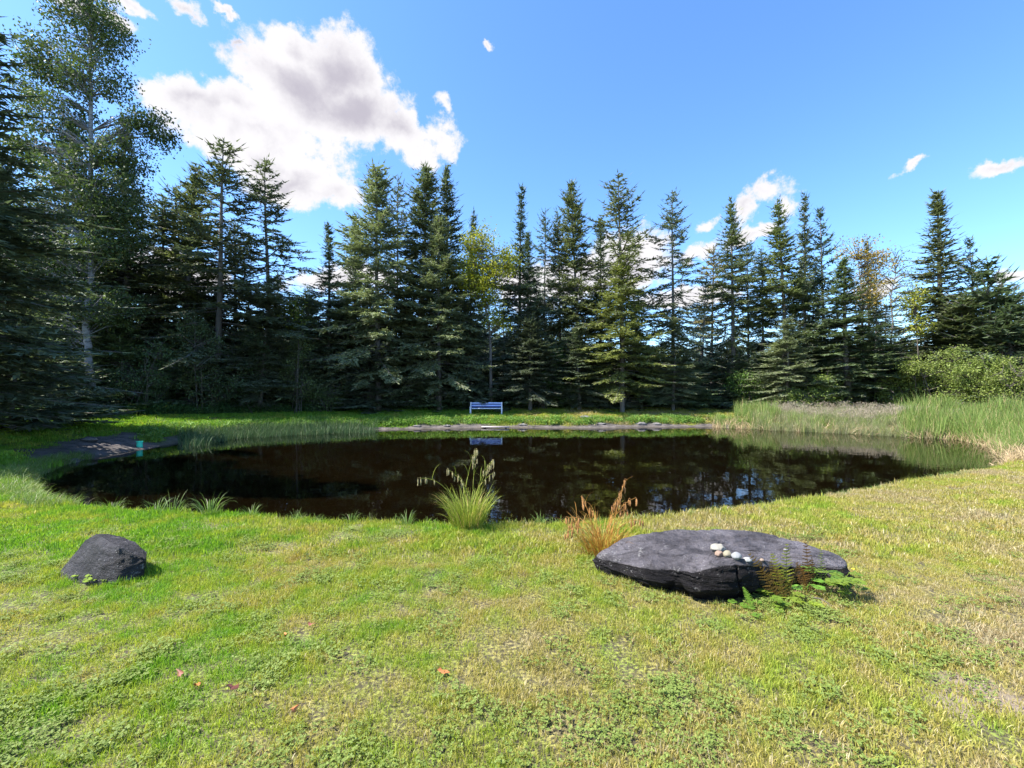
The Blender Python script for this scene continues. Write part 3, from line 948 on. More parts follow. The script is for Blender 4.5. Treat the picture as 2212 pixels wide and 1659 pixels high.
# ------------------------------------------------------------------ broad-leaved trees and shrubs
def leafy(name, label, D, base_px, trunk_px, rad0, lobes, ncl, per, leaf, spread, mats, tint=(1, 1, 1), cat='tree', group=None, bark_m=None, depth=1.0, seed=0, limb=0.02, stems=0, hang=0.0):
    """lobes in picture units around distance D: (px, py, rx, ry)"""
    r = np.random.default_rng(seed + 100)
    X = (base_px - 1106) / F * D
    z0 = gz(X, D) - 0.05
    e = empty(name, (X, D, z0))
    O = np.array([X, D, z0])
    tr = MB(); cr = MB()
    tpts = [np.array([0, 0, -0.1])] + [np.array(P(a, b, D)) - O + np.array([0, r.normal(0, .1), 0]) for a, b in trunk_px]
    k = len(tpts)
    fine = []
    for i in range(k - 1):
        for q in range(4): fine.append(tpts[i] + (tpts[i + 1] - tpts[i]) * q / 4 + r.normal(0, .02, 3) * (1 if q else 0))
    fine.append(tpts[-1])
    if rad0 > 0.012:
        tr.tube(fine, [rad0 * (1 - 0.85 * i / (len(fine) - 1)) for i in range(len(fine))], 10)
    fine_a = np.array(fine)
    smain = []
    if stems:
        for q in range(7):
            lx, ly, rx, ry = lobes[r.integers(len(lobes))]
            top = np.array(P(lx, ly, D)) - O + np.array([0, r.normal(0, .5), .2]); b0 = np.array([r.normal(0, .25), r.normal(0, .25), -.05])
            mid = b0 + (top - b0) * .5 + r.normal(0, .15, 3)
            st_ = [b0, b0 + (mid - b0) * .5, mid, mid + (top - mid) * .5, top]
            tr.tube(st_, [.028, .022, .018, .012, .006], 5)
            smain += st_[1:]
        smain = np.array(smain)
    wts = np.array([l[2] * l[3] for l in lobes], float); wts /= wts.sum()
    for c in range(ncl):
        lx, ly, rx, ry = lobes[r.choice(len(lobes), p=wts)]
        v = unit(r.normal(size=3)) * r.random() ** 0.4
        cpt = np.array(P(lx, ly, D)) - O + np.array([v[0] * rx / F * D, v[1] * (rx / F * D) * depth, v[2] * ry / F * D])
        if cpt[2] < 0.15: cpt[2] = 0.15 + r.random() * .2
        # limb from the stem below the cluster
        cand = fine_a[fine_a[:, 2] < cpt[2] - 0.15 * np.linalg.norm(cpt[:2] - fine_a[0, :2])]
        if len(cand) == 0: cand = fine_a[:2]
        dist = np.linalg.norm(cand - cpt, axis=1)
        st = cand[np.argmin(dist + r.random(len(dist)) * 0.6)]
        if stems: st = smain[np.argmin(np.linalg.norm(smain - cpt, axis=1) + np.maximum(0, smain[:, 2] - cpt[2]) * 2)]
        mid = st + (cpt - st) * .5 + np.array([0, 0, 0.10 * np.linalg.norm(cpt - st)]) + r.normal(0, .06, 3)
        L = np.linalg.norm(cpt - st)
        if limb > 0:
            tr.tube([st, mid, cpt], [min(rad0 * .8, limb * (0.5 + L * .35)), limb * .6, limb * .2], 4)
        n = int(r.poisson(per)) + 1
        q = r.normal(size=(n, 3)) * np.array([spread, spread, spread * .6])
        base = cpt + q
        d = r.normal(size=(n, 3)) + np.array([0, 0, -0.35 - hang])
        leaf_tris(cr, base, d, r.uniform(.7, 1.3, n) * leaf, r.uniform(.5, .75, n) * leaf, rnd=r.random(n),
                  up=unit(r.normal(size=(n, 3)) * .7 + np.array([0, 0, 1.0])))
        for h in range(2):
            tr.tube([cpt, cpt + r.normal(0, spread, 3)], [limb * .2 + .002, .002], 3)
    a = tr.build('trunk' if rad0 > .03 else 'branches', bark_m or M_twig, e, smooth=True)
    b = cr.build('crown' if cat == 'tree' else 'leaves', mats, e)
    b.color = (*tint, 1); a.color = (*tint, 1)
    tag(e, label, cat, group)
    return e


leafy('birch_tree', 'tallest birch, pale trunk and airy crown, on the left bank, cut by the picture top', 20.6, 204,
      [(197, 800), (192, 700), (190, 560), (188, 400), (190, 240), (184, 100), (178, 0), (170, -50)], 0.17,
      [(165, 20, 70, 75), (235, 75, 32, 40), (85, 120, 50, 55), (200, 160, 62, 62), (50, 200, 26, 30), (120, 260, 75, 60), (318, 272, 46, 34), (255, 330, 50, 50), (50, 320, 35, 50), (350, 300, 22, 20),
       (190, 400, 105, 75), (60, 470, 60, 60), (230, 520, 60, 50), (150, 560, 70, 50), (150, 680, 75, 50), (115, 730, 50, 30), (230, 660, 55, 45), (60, 600, 50, 50), (230, 450, 50, 60)],
      1000, 46, 0.135, 0.26, M_leaf, (0.80, 0.76, 0.74), bark_m=M_birch, seed=1, limb=.022, hang=.5)
leafy('birch_tree', 'yellowing birch in the middle of the tree line above the bench', 27.6, 1062,
      [(1060, 800), (1058, 720), (1046, 650), (1042, 560), (1040, 500)], 0.12,
      [(1035, 530, 38, 45), (1010, 585, 38, 40), (1070, 590, 40, 45), (1040, 620, 45, 35), (980, 600, 24, 20), (1100, 560, 22, 30), (1085, 700, 36, 14), (1070, 660, 30, 20)],
      300, 36, 0.14, 0.27, M_leaf, (3.0, 2.05, 0.6), bark_m=M_bark, seed=2, limb=.03)
leafy('maple_tree', 'orange-tinged broad-leaved tree among the conifers on the right', 28.2, 1868,
      [(1868, 760), (1862, 640), (1858, 560)], 0.10, [(1850, 540, 34, 30), (1885, 590, 36, 40), (1868, 640, 36, 30), (1900, 560, 18, 24)],
      110, 26, 0.13, 0.28, M_leaf, (3.1, 1.45, 0.65), seed=3, limb=.03)
leafy('birch_tree', 'thin tree with nearly bare crooked branches against the blue sky on the right', 30, 1918,
      [(1920, 790), (1932, 700), (1925, 640), (1938, 590), (1936, 550)], 0.07, [(1938, 560, 42, 26), (1905, 600, 24, 26), (1968, 600, 26, 30), (1940, 640, 40, 30)],
      70, 9, 0.12, 0.3, M_leaf, (1.5, 1.3, 1.0), bark_m=M_bark, seed=4, limb=.035)
leafy('maple_tree', 'small golden-leaved tree between the bare-branched tree and the cone-shaped spruce', 26.8, 1985,
      [(1984, 760), (1982, 680)], 0.06, [(1982, 640, 26, 30), (1990, 700, 26, 22), (1968, 668, 16, 14)],
      50, 26, 0.13, 0.24, M_leaf, (2.4, 1.7, 0.6), seed=5, limb=.02)
leafy('maple_tree', 'yellow-green leafy tree glimpsed between the lone open spruce and the dark group', 26, 628,
      [(628, 760), (628, 680)], 0.07, [(622, 665, 34, 26), (648, 700, 24, 22), (598, 690, 20, 18)],
      70, 30, 0.13, 0.28, M_leaf, (2.0, 1.65, 0.65), seed=6, limb=.02)
SH = [
    ('pale-leaved slim sapling standing out of the dark wood left of centre', 24.6, 640, [(640, 770, 26, 40), (636, 830, 38, 40), (650, 740, 12, 22)], 120, 26, .12, (1.55, 1.4, 1.5), 11),
    ('grey-leaved tall bush in the shade right of the birch', 22.8, 440, [(430, 770, 60, 60), (450, 840, 70, 50), (400, 710, 40, 40)], 200, 26, .12, (.95, .95, 1.15), 12),
    ('dark leafy bush left of the pale sapling', 24.0, 545, [(545, 800, 45, 60), (520, 850, 50, 35), (560, 740, 28, 30)], 160, 26, .12, (.9, .95, 1.1), 13),
    ('shaded leafy bush close right of the birch trunk', 21.3, 300, [(300, 830, 60, 50), (330, 780, 40, 40)], 150, 24, .11, (.8, .9, .95), 14),
    ('low leafy bush at the lawn edge below the big pale grey-green spruce', 25.3, 715, [(715, 850, 40, 24), (690, 870, 45, 16)], 90, 26, .11, (1.2, 1.2, 1.1), 15),
    ('dark green leafy bush right of the bench', 28.3, 1175, [(1175, 800, 50, 50), (1150, 840, 45, 35), (1215, 840, 40, 35), (1180, 750, 26, 24)], 240, 30, .13, (.85, 1.15, .7), 16),
    ('small green bush left of the round light bush by the reeds', 28.6, 1600, [(1600, 830, 45, 26), (1630, 850, 35, 24)], 90, 26, .13, (1.3, 1.5, .9), 17),
    ('round light green bush behind the reeds, left of the two bare stems', 26.0, 1762, [(1762, 850, 44, 34), (1730, 865, 30, 22), (1795, 868, 30, 20), (1770, 820, 22, 16)], 170, 30, .12, (1.75, 1.6, 1.0), 18),
    ('olive bush just right of the two bare stems', 26.0, 1935, [(1935, 850, 45, 30), (1915, 870, 30, 18), (1960, 820, 30, 28)], 150, 28, .12, (1.5, 1.35, .95), 19),
    ('tall olive shrub at the right, under the cone-shaped spruce', 25.0, 2020, [(2020, 800, 62, 44), (1985, 790, 30, 26), (2050, 770, 34, 26), (2030, 850, 60, 34)], 300, 30, .12, (1.65, 1.45, .95), 20),
    ('broad olive shrub near the right picture edge above the cattails', 23.5, 2110, [(2110, 815, 62, 36), (2140, 790, 40, 26), (2090, 850, 50, 28)], 280, 30, .12, (1.6, 1.45, .9), 21),
    ('olive shrub cut off by the right picture edge', 22.5, 2195, [(2195, 810, 60, 34), (2215, 850, 60, 34), (2175, 850, 40, 24)], 260, 30, .12, (1.6, 1.4, .9), 22),
]
for lab, D, bx, lobes, ncl, per, lf, tint, sd in SH:
    rl = random.Random(sd)
    small = []
    for l in lobes:
        small.append((l[0], l[1] + l[3] * .15, l[2] * .8, l[3] * .75))
        for q in range(4):
            a_ = rl.uniform(-.2, 3.34)
            small.append((l[0] + math.cos(a_) * l[2] * .85, l[1] - math.sin(a_) * l[3] * .85, l[2] * rl.uniform(.18, .36), l[3] * rl.uniform(.2, .45)))
    lobes = small; per = int(per * 1.15); lf *= .85; ncl = int(ncl * .75)
    tint = tuple(q * (1.08, 1.02, 1.1)[i_] for i_, q in enumerate(tint))
    leafy('leafy_bush', lab, D, bx, [(lobes[0][0], lobes[0][1] + 10)], 0.02, lobes, ncl, per, lf, .20, M_leaf, tint, cat='bush', seed=sd, limb=.016, stems=1)

# ------------------------------------------------------------------ the flat slab rock
def fb(x, y, z, s, o=4):
    return mnoise.fractal(Vector((x * s, y * s, z * s)), 0.9, 2.1, o)


SLAB_C = Vector((1.88, 3.92))
OUT = [(0.80, 4.06), (0.92, 4.15), (1.11, 4.20), (1.59, 4.30), (2.04, 4.33), (2.42, 4.22), (2.66, 4.07), (2.80, 3.94), (2.87, 3.82), (2.86, 3.70),
       (2.76, 3.62), (2.55, 3.66), (2.30, 3.60), (2.05, 3.48), (1.80, 3.38), (1.62, 3.36), (1.45, 3.42), (1.36, 3.52), (1.18, 3.63), (1.03, 3.76), (0.90, 3.90), (0.81, 3.98)]
TOPH = [.16, .19, .24, .28, .29, .28, .25, .21, .18, .17, .20, .24, .30, .36, .385, .39, .36, .335, .30, .25, .20, .17]
TOPH = [.14, .17, .236, .267, .27, .28, .26, .235, .225, .215, .20, .19, .22, .28, .335, .335, .26, .23, .19, .17, .15, .14]
OUT = [(a * 1.048, b * 1.048) for a, b in OUT]; TOPH = [h * 1.03 for h in TOPH]; SLAB_C = SLAB_C * 1.048
outl = catmull(np.array([(a, b, h) for (a, b), h in zip(OUT, TOPH)]), 12)
zb = gz(SLAB_C.x, SLAB_C.y) - 0.0
V, Fq = [], []
na = len(outl)
prof = []      # rings from the centre outwards then down the face
for k in range(22): prof.append(('top', (k + 0.3) / 22))
for k in range(30): prof.append(('side', k / 29))
for ri, (kind, tt) in enumerate(prof):
    for i in range(na):
        x, y, h = outl[i]
        vx, vy = x - SLAB_C.x, y - SLAB_C.y
        frontness = max(0.0, min(1.0, (-vy) * 2.2 + 0.1))
        if kind == 'top':
            rr = tt
            ch = 0.285 - 0.02 * vx
            z = ch * (1 - rr ** 1.6) + h * rr ** 1.6
            z = z - 0.0 if rr < .9 else z - 0.012 * ((rr - .9) / .1) ** 2
            px_, py_ = SLAB_C.x + vx * rr, SLAB_C.y + vy * rr
            z += 0.018 * fb(px_, py_, 0, 2.6) * min(1, rr * 2 + .3) + 0.007 * fb(px_, py_, 4, 11)
            # shallow bedding steps on the upper surface
            st = fb(px_, py_ * 2.6, 8, 1.6, 3)
            z += 0.014 * sm(st, .10, .16) + 0.012 * sm(st, -.28, -.22) - 0.012 * math.exp(-(fb(px_ * .8, py_ * 1.7, 12, 1.4, 3) / .02) ** 2)
        else:
            s = tt
            z = (h - 0.012) * (1 - s) - 0.05 * s
            bulge = 0.035 * math.sin(min(1, s * 1.4) * math.pi) * (1 if frontness < .3 else .9)
            under = -0.10 * frontness * sm(s, 0.45, 1.0)
            zq = z + 0.05 * fb(x * .7, y * .7, 1, 1.1, 2)
            layer = math.floor(zq * 26) + math.floor(zq * 26 * .37 + 0.4)
            lay = 0.022 * mnoise.noise(Vector((layer * 3.7, x * 1.7, y * 1.7)))
            crack = 0.0
            ph = mnoise.noise(Vector((x * 3.1 + 0.2 * z, y * 1.3, 5.0 + z)))
            crack = -0.035 * math.exp(-(ph / 0.035) ** 2)
            o_ = bulge + under + (lay + crack) * (0.35 + .65 * sm(s, 0, 0.12)) + 0.012 * fb(x, y, z * 2, 7)
            L = math.hypot(vx, vy)
            nx0, ny0 = vx / L, vy / L * 1.6
            q = math.hypot(nx0, ny0); nx0 /= q; ny0 /= q
            px_, py_ = x + nx0 * o_, y + ny0 * o_
            z += 0.008 * fb(x, y, z, 9)
        V.append((px_ - SLAB_C.x, py_ - SLAB_C.y, float(z)))
nr = len(prof)
for r_ in range(nr - 1):
    for i in range(na):
        j = (i + 1) % na
        Fq.append((r_ * na + i, (r_ + 1) * na + i, (r_ + 1) * na + j, r_ * na + j))
mb = MB(); mb.add(V, Fq, 0, .5)
mb.m[0] = np.array([1 if q // na >= 22 + 1 else 0 for q in range(len(Fq))], dtype=np.int32)  # side rings get the slate with shade painted in
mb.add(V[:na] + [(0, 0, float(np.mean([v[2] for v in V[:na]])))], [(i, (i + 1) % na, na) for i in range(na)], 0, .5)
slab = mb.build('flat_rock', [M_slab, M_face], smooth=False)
slab.location = (SLAB_C.x, SLAB_C.y, zb)
bmx = bmesh.new(); bmx.from_mesh(slab.data); bmesh.ops.remove_doubles(bmx, verts=bmx.verts, dist=0.0008); bmesh.ops.recalc_face_normals(bmx, faces=bmx.faces)
bmx.to_mesh(slab.data); bmx.free()
slab.data.set_sharp_from_angle(angle=R(38)) if hasattr(slab.data, 'set_sharp_from_angle') else None
for p_ in slab.data.polygons: p_.use_smooth = True
tag(slab, 'big flat grey slab of layered rock on the lawn with small stones on top', 'rock')


def chunk(name, pts, mat, loc, sub=4, amp=0.02, sc=3.0, bev=0.04, rz=0, seed=0.0, facet=True):
    bm = bmesh.new()
    for p in pts: bm.verts.new(p)
    bmesh.ops.convex_hull(bm, input=bm.verts)
    for v in [v for v in bm.verts if not v.link_faces]: bm.verts.remove(v)
    if bev: bmesh.ops.bevel(bm, geom=list(bm.edges), offset=bev, segments=2, affect='EDGES', profile=0.6)
    bmesh.ops.triangulate(bm, faces=bm.faces)
    for s in range(sub):
        long_e = [e for e in bm.edges if e.calc_length() > 0.6 * bev + 0.012]
        if not long_e or len(bm.faces) > 22000: break
        bmesh.ops.subdivide_edges(bm, edges=long_e, cuts=1)
        bmesh.ops.triangulate(bm, faces=[f for f in bm.faces if len(f.verts) > 3])
    bm.normal_update()
    for v in bm.verts:
        c = v.co
        d = amp * (mnoise.fractal(Vector((c.x * sc + seed, c.y * sc, c.z * sc)), 0.9, 2.1, 5)) + amp * .35 * mnoise.fractal(Vector((c.x * sc * 4 + seed, c.y * sc * 4, c.z * sc * 4)), 0.8, 2.1, 3)
        v.co = c + v.normal * d
    bm.normal_update()
    me = bpy.data.meshes.new(name); bm.to_mesh(me); bm.free()
    me.materials.append(mat)
    for p_ in me.polygons: p_.use_smooth = len(me.polygons) < 4000 or not facet
    if facet and len(me.polygons) >= 4000: me.set_sharp_from_angle(angle=R(14)); [setattr(p_, 'use_smooth', True) for p_ in me.polygons]
    o = bpy.data.objects.new(name, me); o.location = loc; o.rotation_euler[2] = rz
    col.objects.link(o)
    return o


# boulder on the left: corner points measured from the photograph, each at its own depth
bz = gz(-3.7, 3.9)
B0 = Vector((-3.72, 3.95, bz))
bp_ = []
BK = 1.045
for (px, py, D) in [(121, 1250, 3.90), (150, 1215, 3.98), (190, 1165, 4.08), (213, 1152, 4.10), (240, 1153, 4.16), (262, 1158, 4.12), (296, 1170, 4.05), (323, 1190, 3.98),
                    (228, 1178, 3.86), (262, 1180, 3.80), (318, 1206, 3.86), (313, 1226, 3.84), (258, 1244, 3.74), (205, 1254, 3.72), (160, 1256, 3.78),
                    (185, 1190, 4.30), (240, 1175, 4.34), (298, 1195, 4.26), (150, 1240, 4.2), (308, 1235, 4.2)]:
    p = P(px, py, D * BK); bp_.append(tuple(p - B0))
for (px, D) in [(125, 3.9), (160, 3.76), (258, 3.72), (312, 3.85), (312, 4.2), (140, 4.2)]:
    p = P(px, 1258, D * BK); bp_.append(((p - B0).x, (p - B0).y, -0.1))
bo = chunk('boulder', bp_, M_boulder, B0, sub=6, amp=0.010, sc=3.5, bev=0, seed=2.0)
tag(bo, 'dark angular boulder with a slanting left side, alone on the lawn at the left', 'rock')


# stones on the slab: (zoom-picture x, y centre, rx, ry) measured
def ellipsoid_pts(rx, ry, rz, n, seed):
    r = np.random.default_rng(seed)
    v = unit(r.normal(size=(n, 3)))
    return [tuple(q) for q in v * np.array([rx, ry, rz]) * r.uniform(.92, 1.05, (n, 1))]


def slab_top(x, y):
    dep = bpy.context.evaluated_depsgraph_get()
    return None


from mathutils.bvhtree import BVHTree
bm_ = bmesh.new(); bm_.from_mesh(slab.data); slab_bvh = BVHTree.FromBMesh(bm_); bm_.free()


def hit_slab(px, py):
    o = Vector((0, 0, CAMZ)); d = (P(px, py, 1.0) - o).normalized()
    h = slab_bvh.ray_cast(o - slab.location, d)
    return (h[0] + slab.location) if h[0] else None


def zoomz(x, y):            # detail crop -> 2212 px frame
    return ((2080 + x * 560 / 2212) * .72, (1580 + y * 280 / 1106) * .72)


STONES = [
    (292, 262, 92, 46, (0.58, 0.54, 0.45), 'large cream oval stone, uppermost of the little pile on the flat rock', 1),
    (300, 325, 52, 34, (0.52, 0.36, 0.27), 'pinkish stone under the large cream oval one on the flat rock', 2),
    (400, 330, 50, 40, (0.55, 0.49, 0.34), 'yellowish stone in the middle of the pile on the flat rock', 3),
    (505, 350, 62, 40, (0.50, 0.51, 0.52), 'pale blue-grey stone right of the yellowish one on the flat rock', 4),
    (635, 392, 56, 26, (0.62, 0.62, 0.60), 'small white stone right of the pile, beside the dry ferns', 5),
    (805, 392, 28, 16, (0.55, 0.40, 0.30), 'tiny pinkish stone on the flat rock behind the fern frond', 6),
    (1085, 268, 26, 12, (0.42, 0.40, 0.42), 'tiny flat grey stone at the back of the flat rock beyond the ferns', 7),
]
for (zx, zy, rx, ry, cl, lab, sd) in STONES:
    h = hit_slab(*zoomz(zx, zy + ry * .6))
    if h is None: continue
    k = 560 / 2212 * .72 / F * h.y
    a, b = rx * k, ry * k
    cl = tuple(q * .42 for q in cl)
    m_ = simple('stone_%d' % sd, cl, 0.7, 0.3, 0.3, 30, 0.4)
    s = chunk('stone', ellipsoid_pts(a, a * .8, b * 1.1, 60, sd), m_, (h.x, h.y + a * .3, h.z + b * .8), sub=3, amp=.003, sc=18, bev=0, seed=sd)
    tag(s, lab, 'stone', 'small stones set on the flat rock')

# ------------------------------------------------------------------ bench
M_bluepaint = simple('pale_blue_paint', (0.40, 0.50, 0.82), 0.45, 0.4, 0.08, 14, 0.1)
M_whitepaint = simple('white_paint', (0.66, 0.70, 0.80), 0.45, 0.4, 0.08, 14, 0.1)
M_bluedark = simple('dark_blue_paint', (0.025, 0.05, 0.22), 0.45, 0.4, 0.1, 14)


def box(mb, c, s, mat=0, rot=None):
    v = [Vector((x * s[0] / 2, y * s[1] / 2, z * s[2] / 2)) for x in (-1, 1) for y in (-1, 1) for z in (-1, 1)]
    if rot: v = [rot @ q for q in v]
    v = [tuple(q + Vector(c)) for q in v]
    mb.add(v, [(0, 1, 3, 2), (4, 6, 7, 5), (0, 4, 5, 1), (2, 3, 7, 6), (0, 2, 6, 4), (1, 5, 7, 3)], mat, .5)


def boxobj(name, c, s, mat, parent, rot=None, bev=0.004):
    mb = MB(); box(mb, (0, 0, 0), s, 0, rot)
    o = mb.build(name, mat, parent); o.location = c
    bm = bmesh.new(); bm.from_mesh(o.data)
    bmesh.ops.bevel(bm, geom=list(bm.edges), offset=bev, segments=1, affect='EDGES'); bm.to_mesh(o.data); bm.free()
    return o


BD = 26.0
bxc = (1050.5 - 1106) / F * BD
bzz = gz(bxc, BD)
be = empty('bench', (bxc, BD, bzz), R(1.5))
BW, BH = 1.86, 0.70
tilt = Matrix.Rotation(R(12), 3, 'X')
# it faces away over its seat: back slats towards the pond side viewer, seat behind
for sx in (-1, 1):
    boxobj('post', (sx * BW / 2, 0, BH / 2 - .04), (0.075, 0.075, BH + .08), M_whitepaint, be)
    boxobj('leg', (sx * BW / 2, -0.46, 0.19), (0.075, 0.075, 0.42), M_whitepaint, be)
    boxobj('armrest', (sx * (BW / 2 + .002), -0.235, 0.415), (0.085, 0.55, 0.03), M_whitepaint, be)
for zz, hh in ((BH - .055, .085), (BH - .20, .085)):
    boxobj('back_slat', (0, -0.052, zz), (BW - .09, 0.024, hh), M_bluepaint, be)
boxobj('back_slat', (0, -0.049, BH - .128), (BW - .09, 0.018, .05), M_bluedark, be)['label'] = 'dark blue middle back slat'
boxobj('back_slat', (0, -0.049, BH - .275), (BW - .09, 0.018, .055), M_bluedark, be)['label'] = 'dark blue lower back slat'
for q in range(4):
    boxobj('seat_slat', (0, -0.10 - q * .115, 0.345), (BW - .09, 0.10, 0.024), M_bluepaint, be)
boxobj('front_rail', (0, -0.50, 0.333), (BW - .09, 0.024, 0.045), M_whitepaint, be)
tag(be, 'pale blue and white slatted bench on the far lawn in front of the dark wood', 'bench')

# plank at the far waterline
pc = px_water(1070, 925)
pl = empty('plank', (pc[0], pc[1] + .05, 0.07), R(-3))
mb = MB(); box(mb, (0, 0, 0), (1.45, 0.26, 0.05)); o = mb.build('board', simple('grey_wood', (0.34, 0.30, 0.30), .8, .2, .25, 9, .4), pl)
mb = MB(); box(mb, (-.55, 0, -.055), (0.09, 0.24, 0.055)); mb.build('support', simple('dark_wood', (0.07, 0.05, 0.045), .8, .2), pl)
mb = MB(); box(mb, (.55, 0, -.055), (0.09, 0.24, 0.055)); mb.build('support', bpy.data.materials['dark_wood'], pl)
tag(pl, 'weathered grey plank lying at the far waterline below the bench', 'plank')

# rocks along the far waterline
for i, (px, py, sx_, lab) in enumerate([
    (1130, 923, .32, 'flat pale stone just right of the plank at the far waterline'),
    (1265, 921, .42, 'largest pale stone on the far waterline, midway between plank and reeds'),
    (1300, 923, .25, 'small stone right of the largest pale one on the far waterline'),
    (1385, 922, .35, 'long low stone on the far waterline below the dark weed clump'),
    (1420, 922, .28, 'low dark stone right of the long low one on the far waterline'),
    (965, 925, .22, 'small pale stone left of the plank at the far waterline'),
    (900, 926, .26, 'muddy stone well left of the plank at the far waterline'),
    (148, 1000, .22, 'grey stone at the water side of the bare slope on the left'),
    (185, 975, .30, 'pale grey stone half way up the bare slope on the left'),
]):
    x, y = px_water(px, py)
    s = chunk('bank_stone', ellipsoid_pts(sx_, sx_ * .6, sx_ * .34, 26, 40 + i), M_bankrock, (x, y + .12, max(gz(x, y + .12), 0) + .02), sub=2, amp=.02, sc=5, bev=0, seed=i * 3.0)
    tag(s, lab, 'stone', 'stones along the pond edge')

# teal pipe standing in the water
M_teal = simple('teal_plastic', (0.04, 0.62, 0.42), 0.4, 0.5, 0.06, 10)
px_, py_ = px_water(303, 969)
pp = empty('standpipe', (px_, py_, 0))
mb = MB()
n = 24
for (r0, z0, r1, z1) in ((.084, -.35, .084, .22), (.084, .22, .094, .223), (.094, .223, .094, .255), (.094, .255, .078, .255), (.078, .255, .078, .0)):
    a = [(r0 * math.cos(t_ * 2 * math.pi / n), r0 * math.sin(t_ * 2 * math.pi / n), z0) for t_ in range(n)]
    b = [(r1 * math.cos(t_ * 2 * math.pi / n), r1 * math.sin(t_ * 2 * math.pi / n), z1) for t_ in range(n)]
    mb.add(a + b, [(i, (i + 1) % n, n + (i + 1) % n, n + i) for i in range(n)], 0, .5)
mb.build('pipe_wall', M_teal, pp)
mb = MB()
for (r0, z0, r1, z1) in ((.0855, .085, .090, .085), (.090, .085, .090, .105), (.090, .105, .0855, .105)):
    a = [(r0 * math.cos(t_ * 2 * math.pi / n), r0 * math.sin(t_ * 2 * math.pi / n), z0) for t_ in range(n)]
    b = [(r1 * math.cos(t_ * 2 * math.pi / n), r1 * math.sin(t_ * 2 * math.pi / n), z1) for t_ in range(n)]
    mb.add(a + b, [(i, (i + 1) % n, n + (i + 1) % n, n + i) for i in range(n)], 0, .5)
mb.build('pipe_rib', M_teal, pp)
tag(pp, 'short teal plastic pipe standing in the water at the left end of the pond', 'pipe')


# ------------------------------------------------------------------ sedge clumps with hanging seed heads
def arc_path(base, az, L, lean, curl, n=9):
    p = np.array(base, float); a = lean; pts = [p.copy()]
    for i in range(n):
        t_ = (i + 1) / n
        p = p + np.array([math.cos(az) * math.sin(a), math.sin(az) * math.sin(a), math.cos(a)]) * L / n
        a += curl * t_ * 2 / n
        pts.append(p.copy())
    return pts


def sedge(loc, label, nb, hmin, hmax, wid, bend, mat, stems, head_m, spread, seed, splay=0.5):
    r = np.random.default_rng(seed)
    e = empty('sedge_clump', loc)
    mb = MB()
    az = r.random(nb) * 6.28
    rr = np.sqrt(r.random(nb)) * spread
    base = np.stack([np.cos(az) * rr, np.sin(az) * rr, np.full(nb, -0.02)], 1)
    blades(mb, base, az + r.normal(0, .4, nb), r.uniform(hmin, hmax, nb), wid * r.uniform(.7, 1.2, nb), bend * r.uniform(.35, 1.35, nb), 6, twist=r.random(nb) * 6.28, lean=splay * rr / spread * r.uniform(.4, 1.1, nb))
    mb.build('blades', mat, e)
    for (dx, top_z, azd, curl, heads) in stems:
        st = MB()
        a = azd
        lean = math.atan2(abs(dx), top_z) * 0.55
        pts = arc_path((r.normal(0, spread * .3), r.normal(0, spread * .3), 0), a, math.hypot(dx, top_z) * 1.08, lean, curl, 12)
        st.tube(pts, [0.0048 * (1 - .6 * i / 12) for i in range(13)], 5)
        # stem leaves
        k = 4
        bi = [pts[i] for i in (4, 6, 8, 10)]
        blades(st, np.array(bi), r.random(k) * 6.28, r.uniform(.14, .28, k), .006, r.uniform(1.2, 2.2, k), 5)
        so = st.build('flower_stem', mat, e)
        hd = MB()
        for h in range(heads):
            q = pts[-1 - (h % 3)] if h else pts[-1]
            q = np.array(q) + r.normal(0, .006, 3)
            # drooping spikelet: little stalk and a bristly spindle
            az2 = r.random() * 6.28
            o1 = q + np.array([math.cos(az2) * .022, math.sin(az2) * .022, 0.004])
            L = r.uniform(.05, .085)
            hd.tube([q, (q + o1) / 2 + np.array([0, 0, .01]), o1, o1 + np.array([0, 0, -.012])], [.0012] * 4, 3)
            z0 = o1 + np.array([0, 0, -.010])
            hd.tube([z0 + np.array([0, 0, -L * t_]) + np.array([.004 * math.sin(t_ * 3), 0, 0]) for t_ in (0, .2, .5, .8, 1)], [.003, .008, .0095, .0065, .002], 6)
            m = 26
            bb = z0 + np.stack([np.zeros(m), np.zeros(m), -L * r.random(m)], 1)
            aa = r.random(m) * 6.28
            leaf_tris(hd, bb, np.stack([np.cos(aa), np.sin(aa), np.full(m, -.9)], 1), .014, .004)
        ho = hd.build('seed_head', head_m, so)
    for ch_ in e.children: ch_.color = (1.15, 1.0, .7, 1)
    tag(e, label, 'sedge')
    return e


sx0, sy0 = (1012 - 1106) / F * 5.72, 5.72
S1 = [(.02, .93, 1.2, .3, 7), (.10, .97, .2, .35, 9), (.15, .86, .1, .6, 7), (.2, .80, 3.3, .9, 6), (.30, .82, 3.2, 1.5, 5), (.12, .68, 2.6, .8, 6), (.22, .75, .4, 1.0, 5), (.16, .9, -.6, .7, 6)]
sedge((sx0, sy0, gz(sx0, sy0)), 'tall green sedge clump with nodding seed heads at the water edge below the bench', 620, .22, .66, .0095, 1.25, M_sedge, S1, M_head, .19, 5, .14)
sx1, sy1 = (1300 - 1106) / F * 4.70, 4.70
S2 = [(.30, .44, 3.0, 2.0, 8), (.24, .50, 2.9, 1.7, 7), (.40, .36, 3.3, 1.8, 8), (.10, .56, 2.2, .8, 6), (.05, .58, .6, .8, 6), (.12, .54, .3, 1.4, 7), (.20, .74, .15, .25, 6),
      (.30, .60, .1, 1.0, 6), (.36, .42, .0, 1.4, 5), (.15, .5, 1.8, 1.4, 6)]
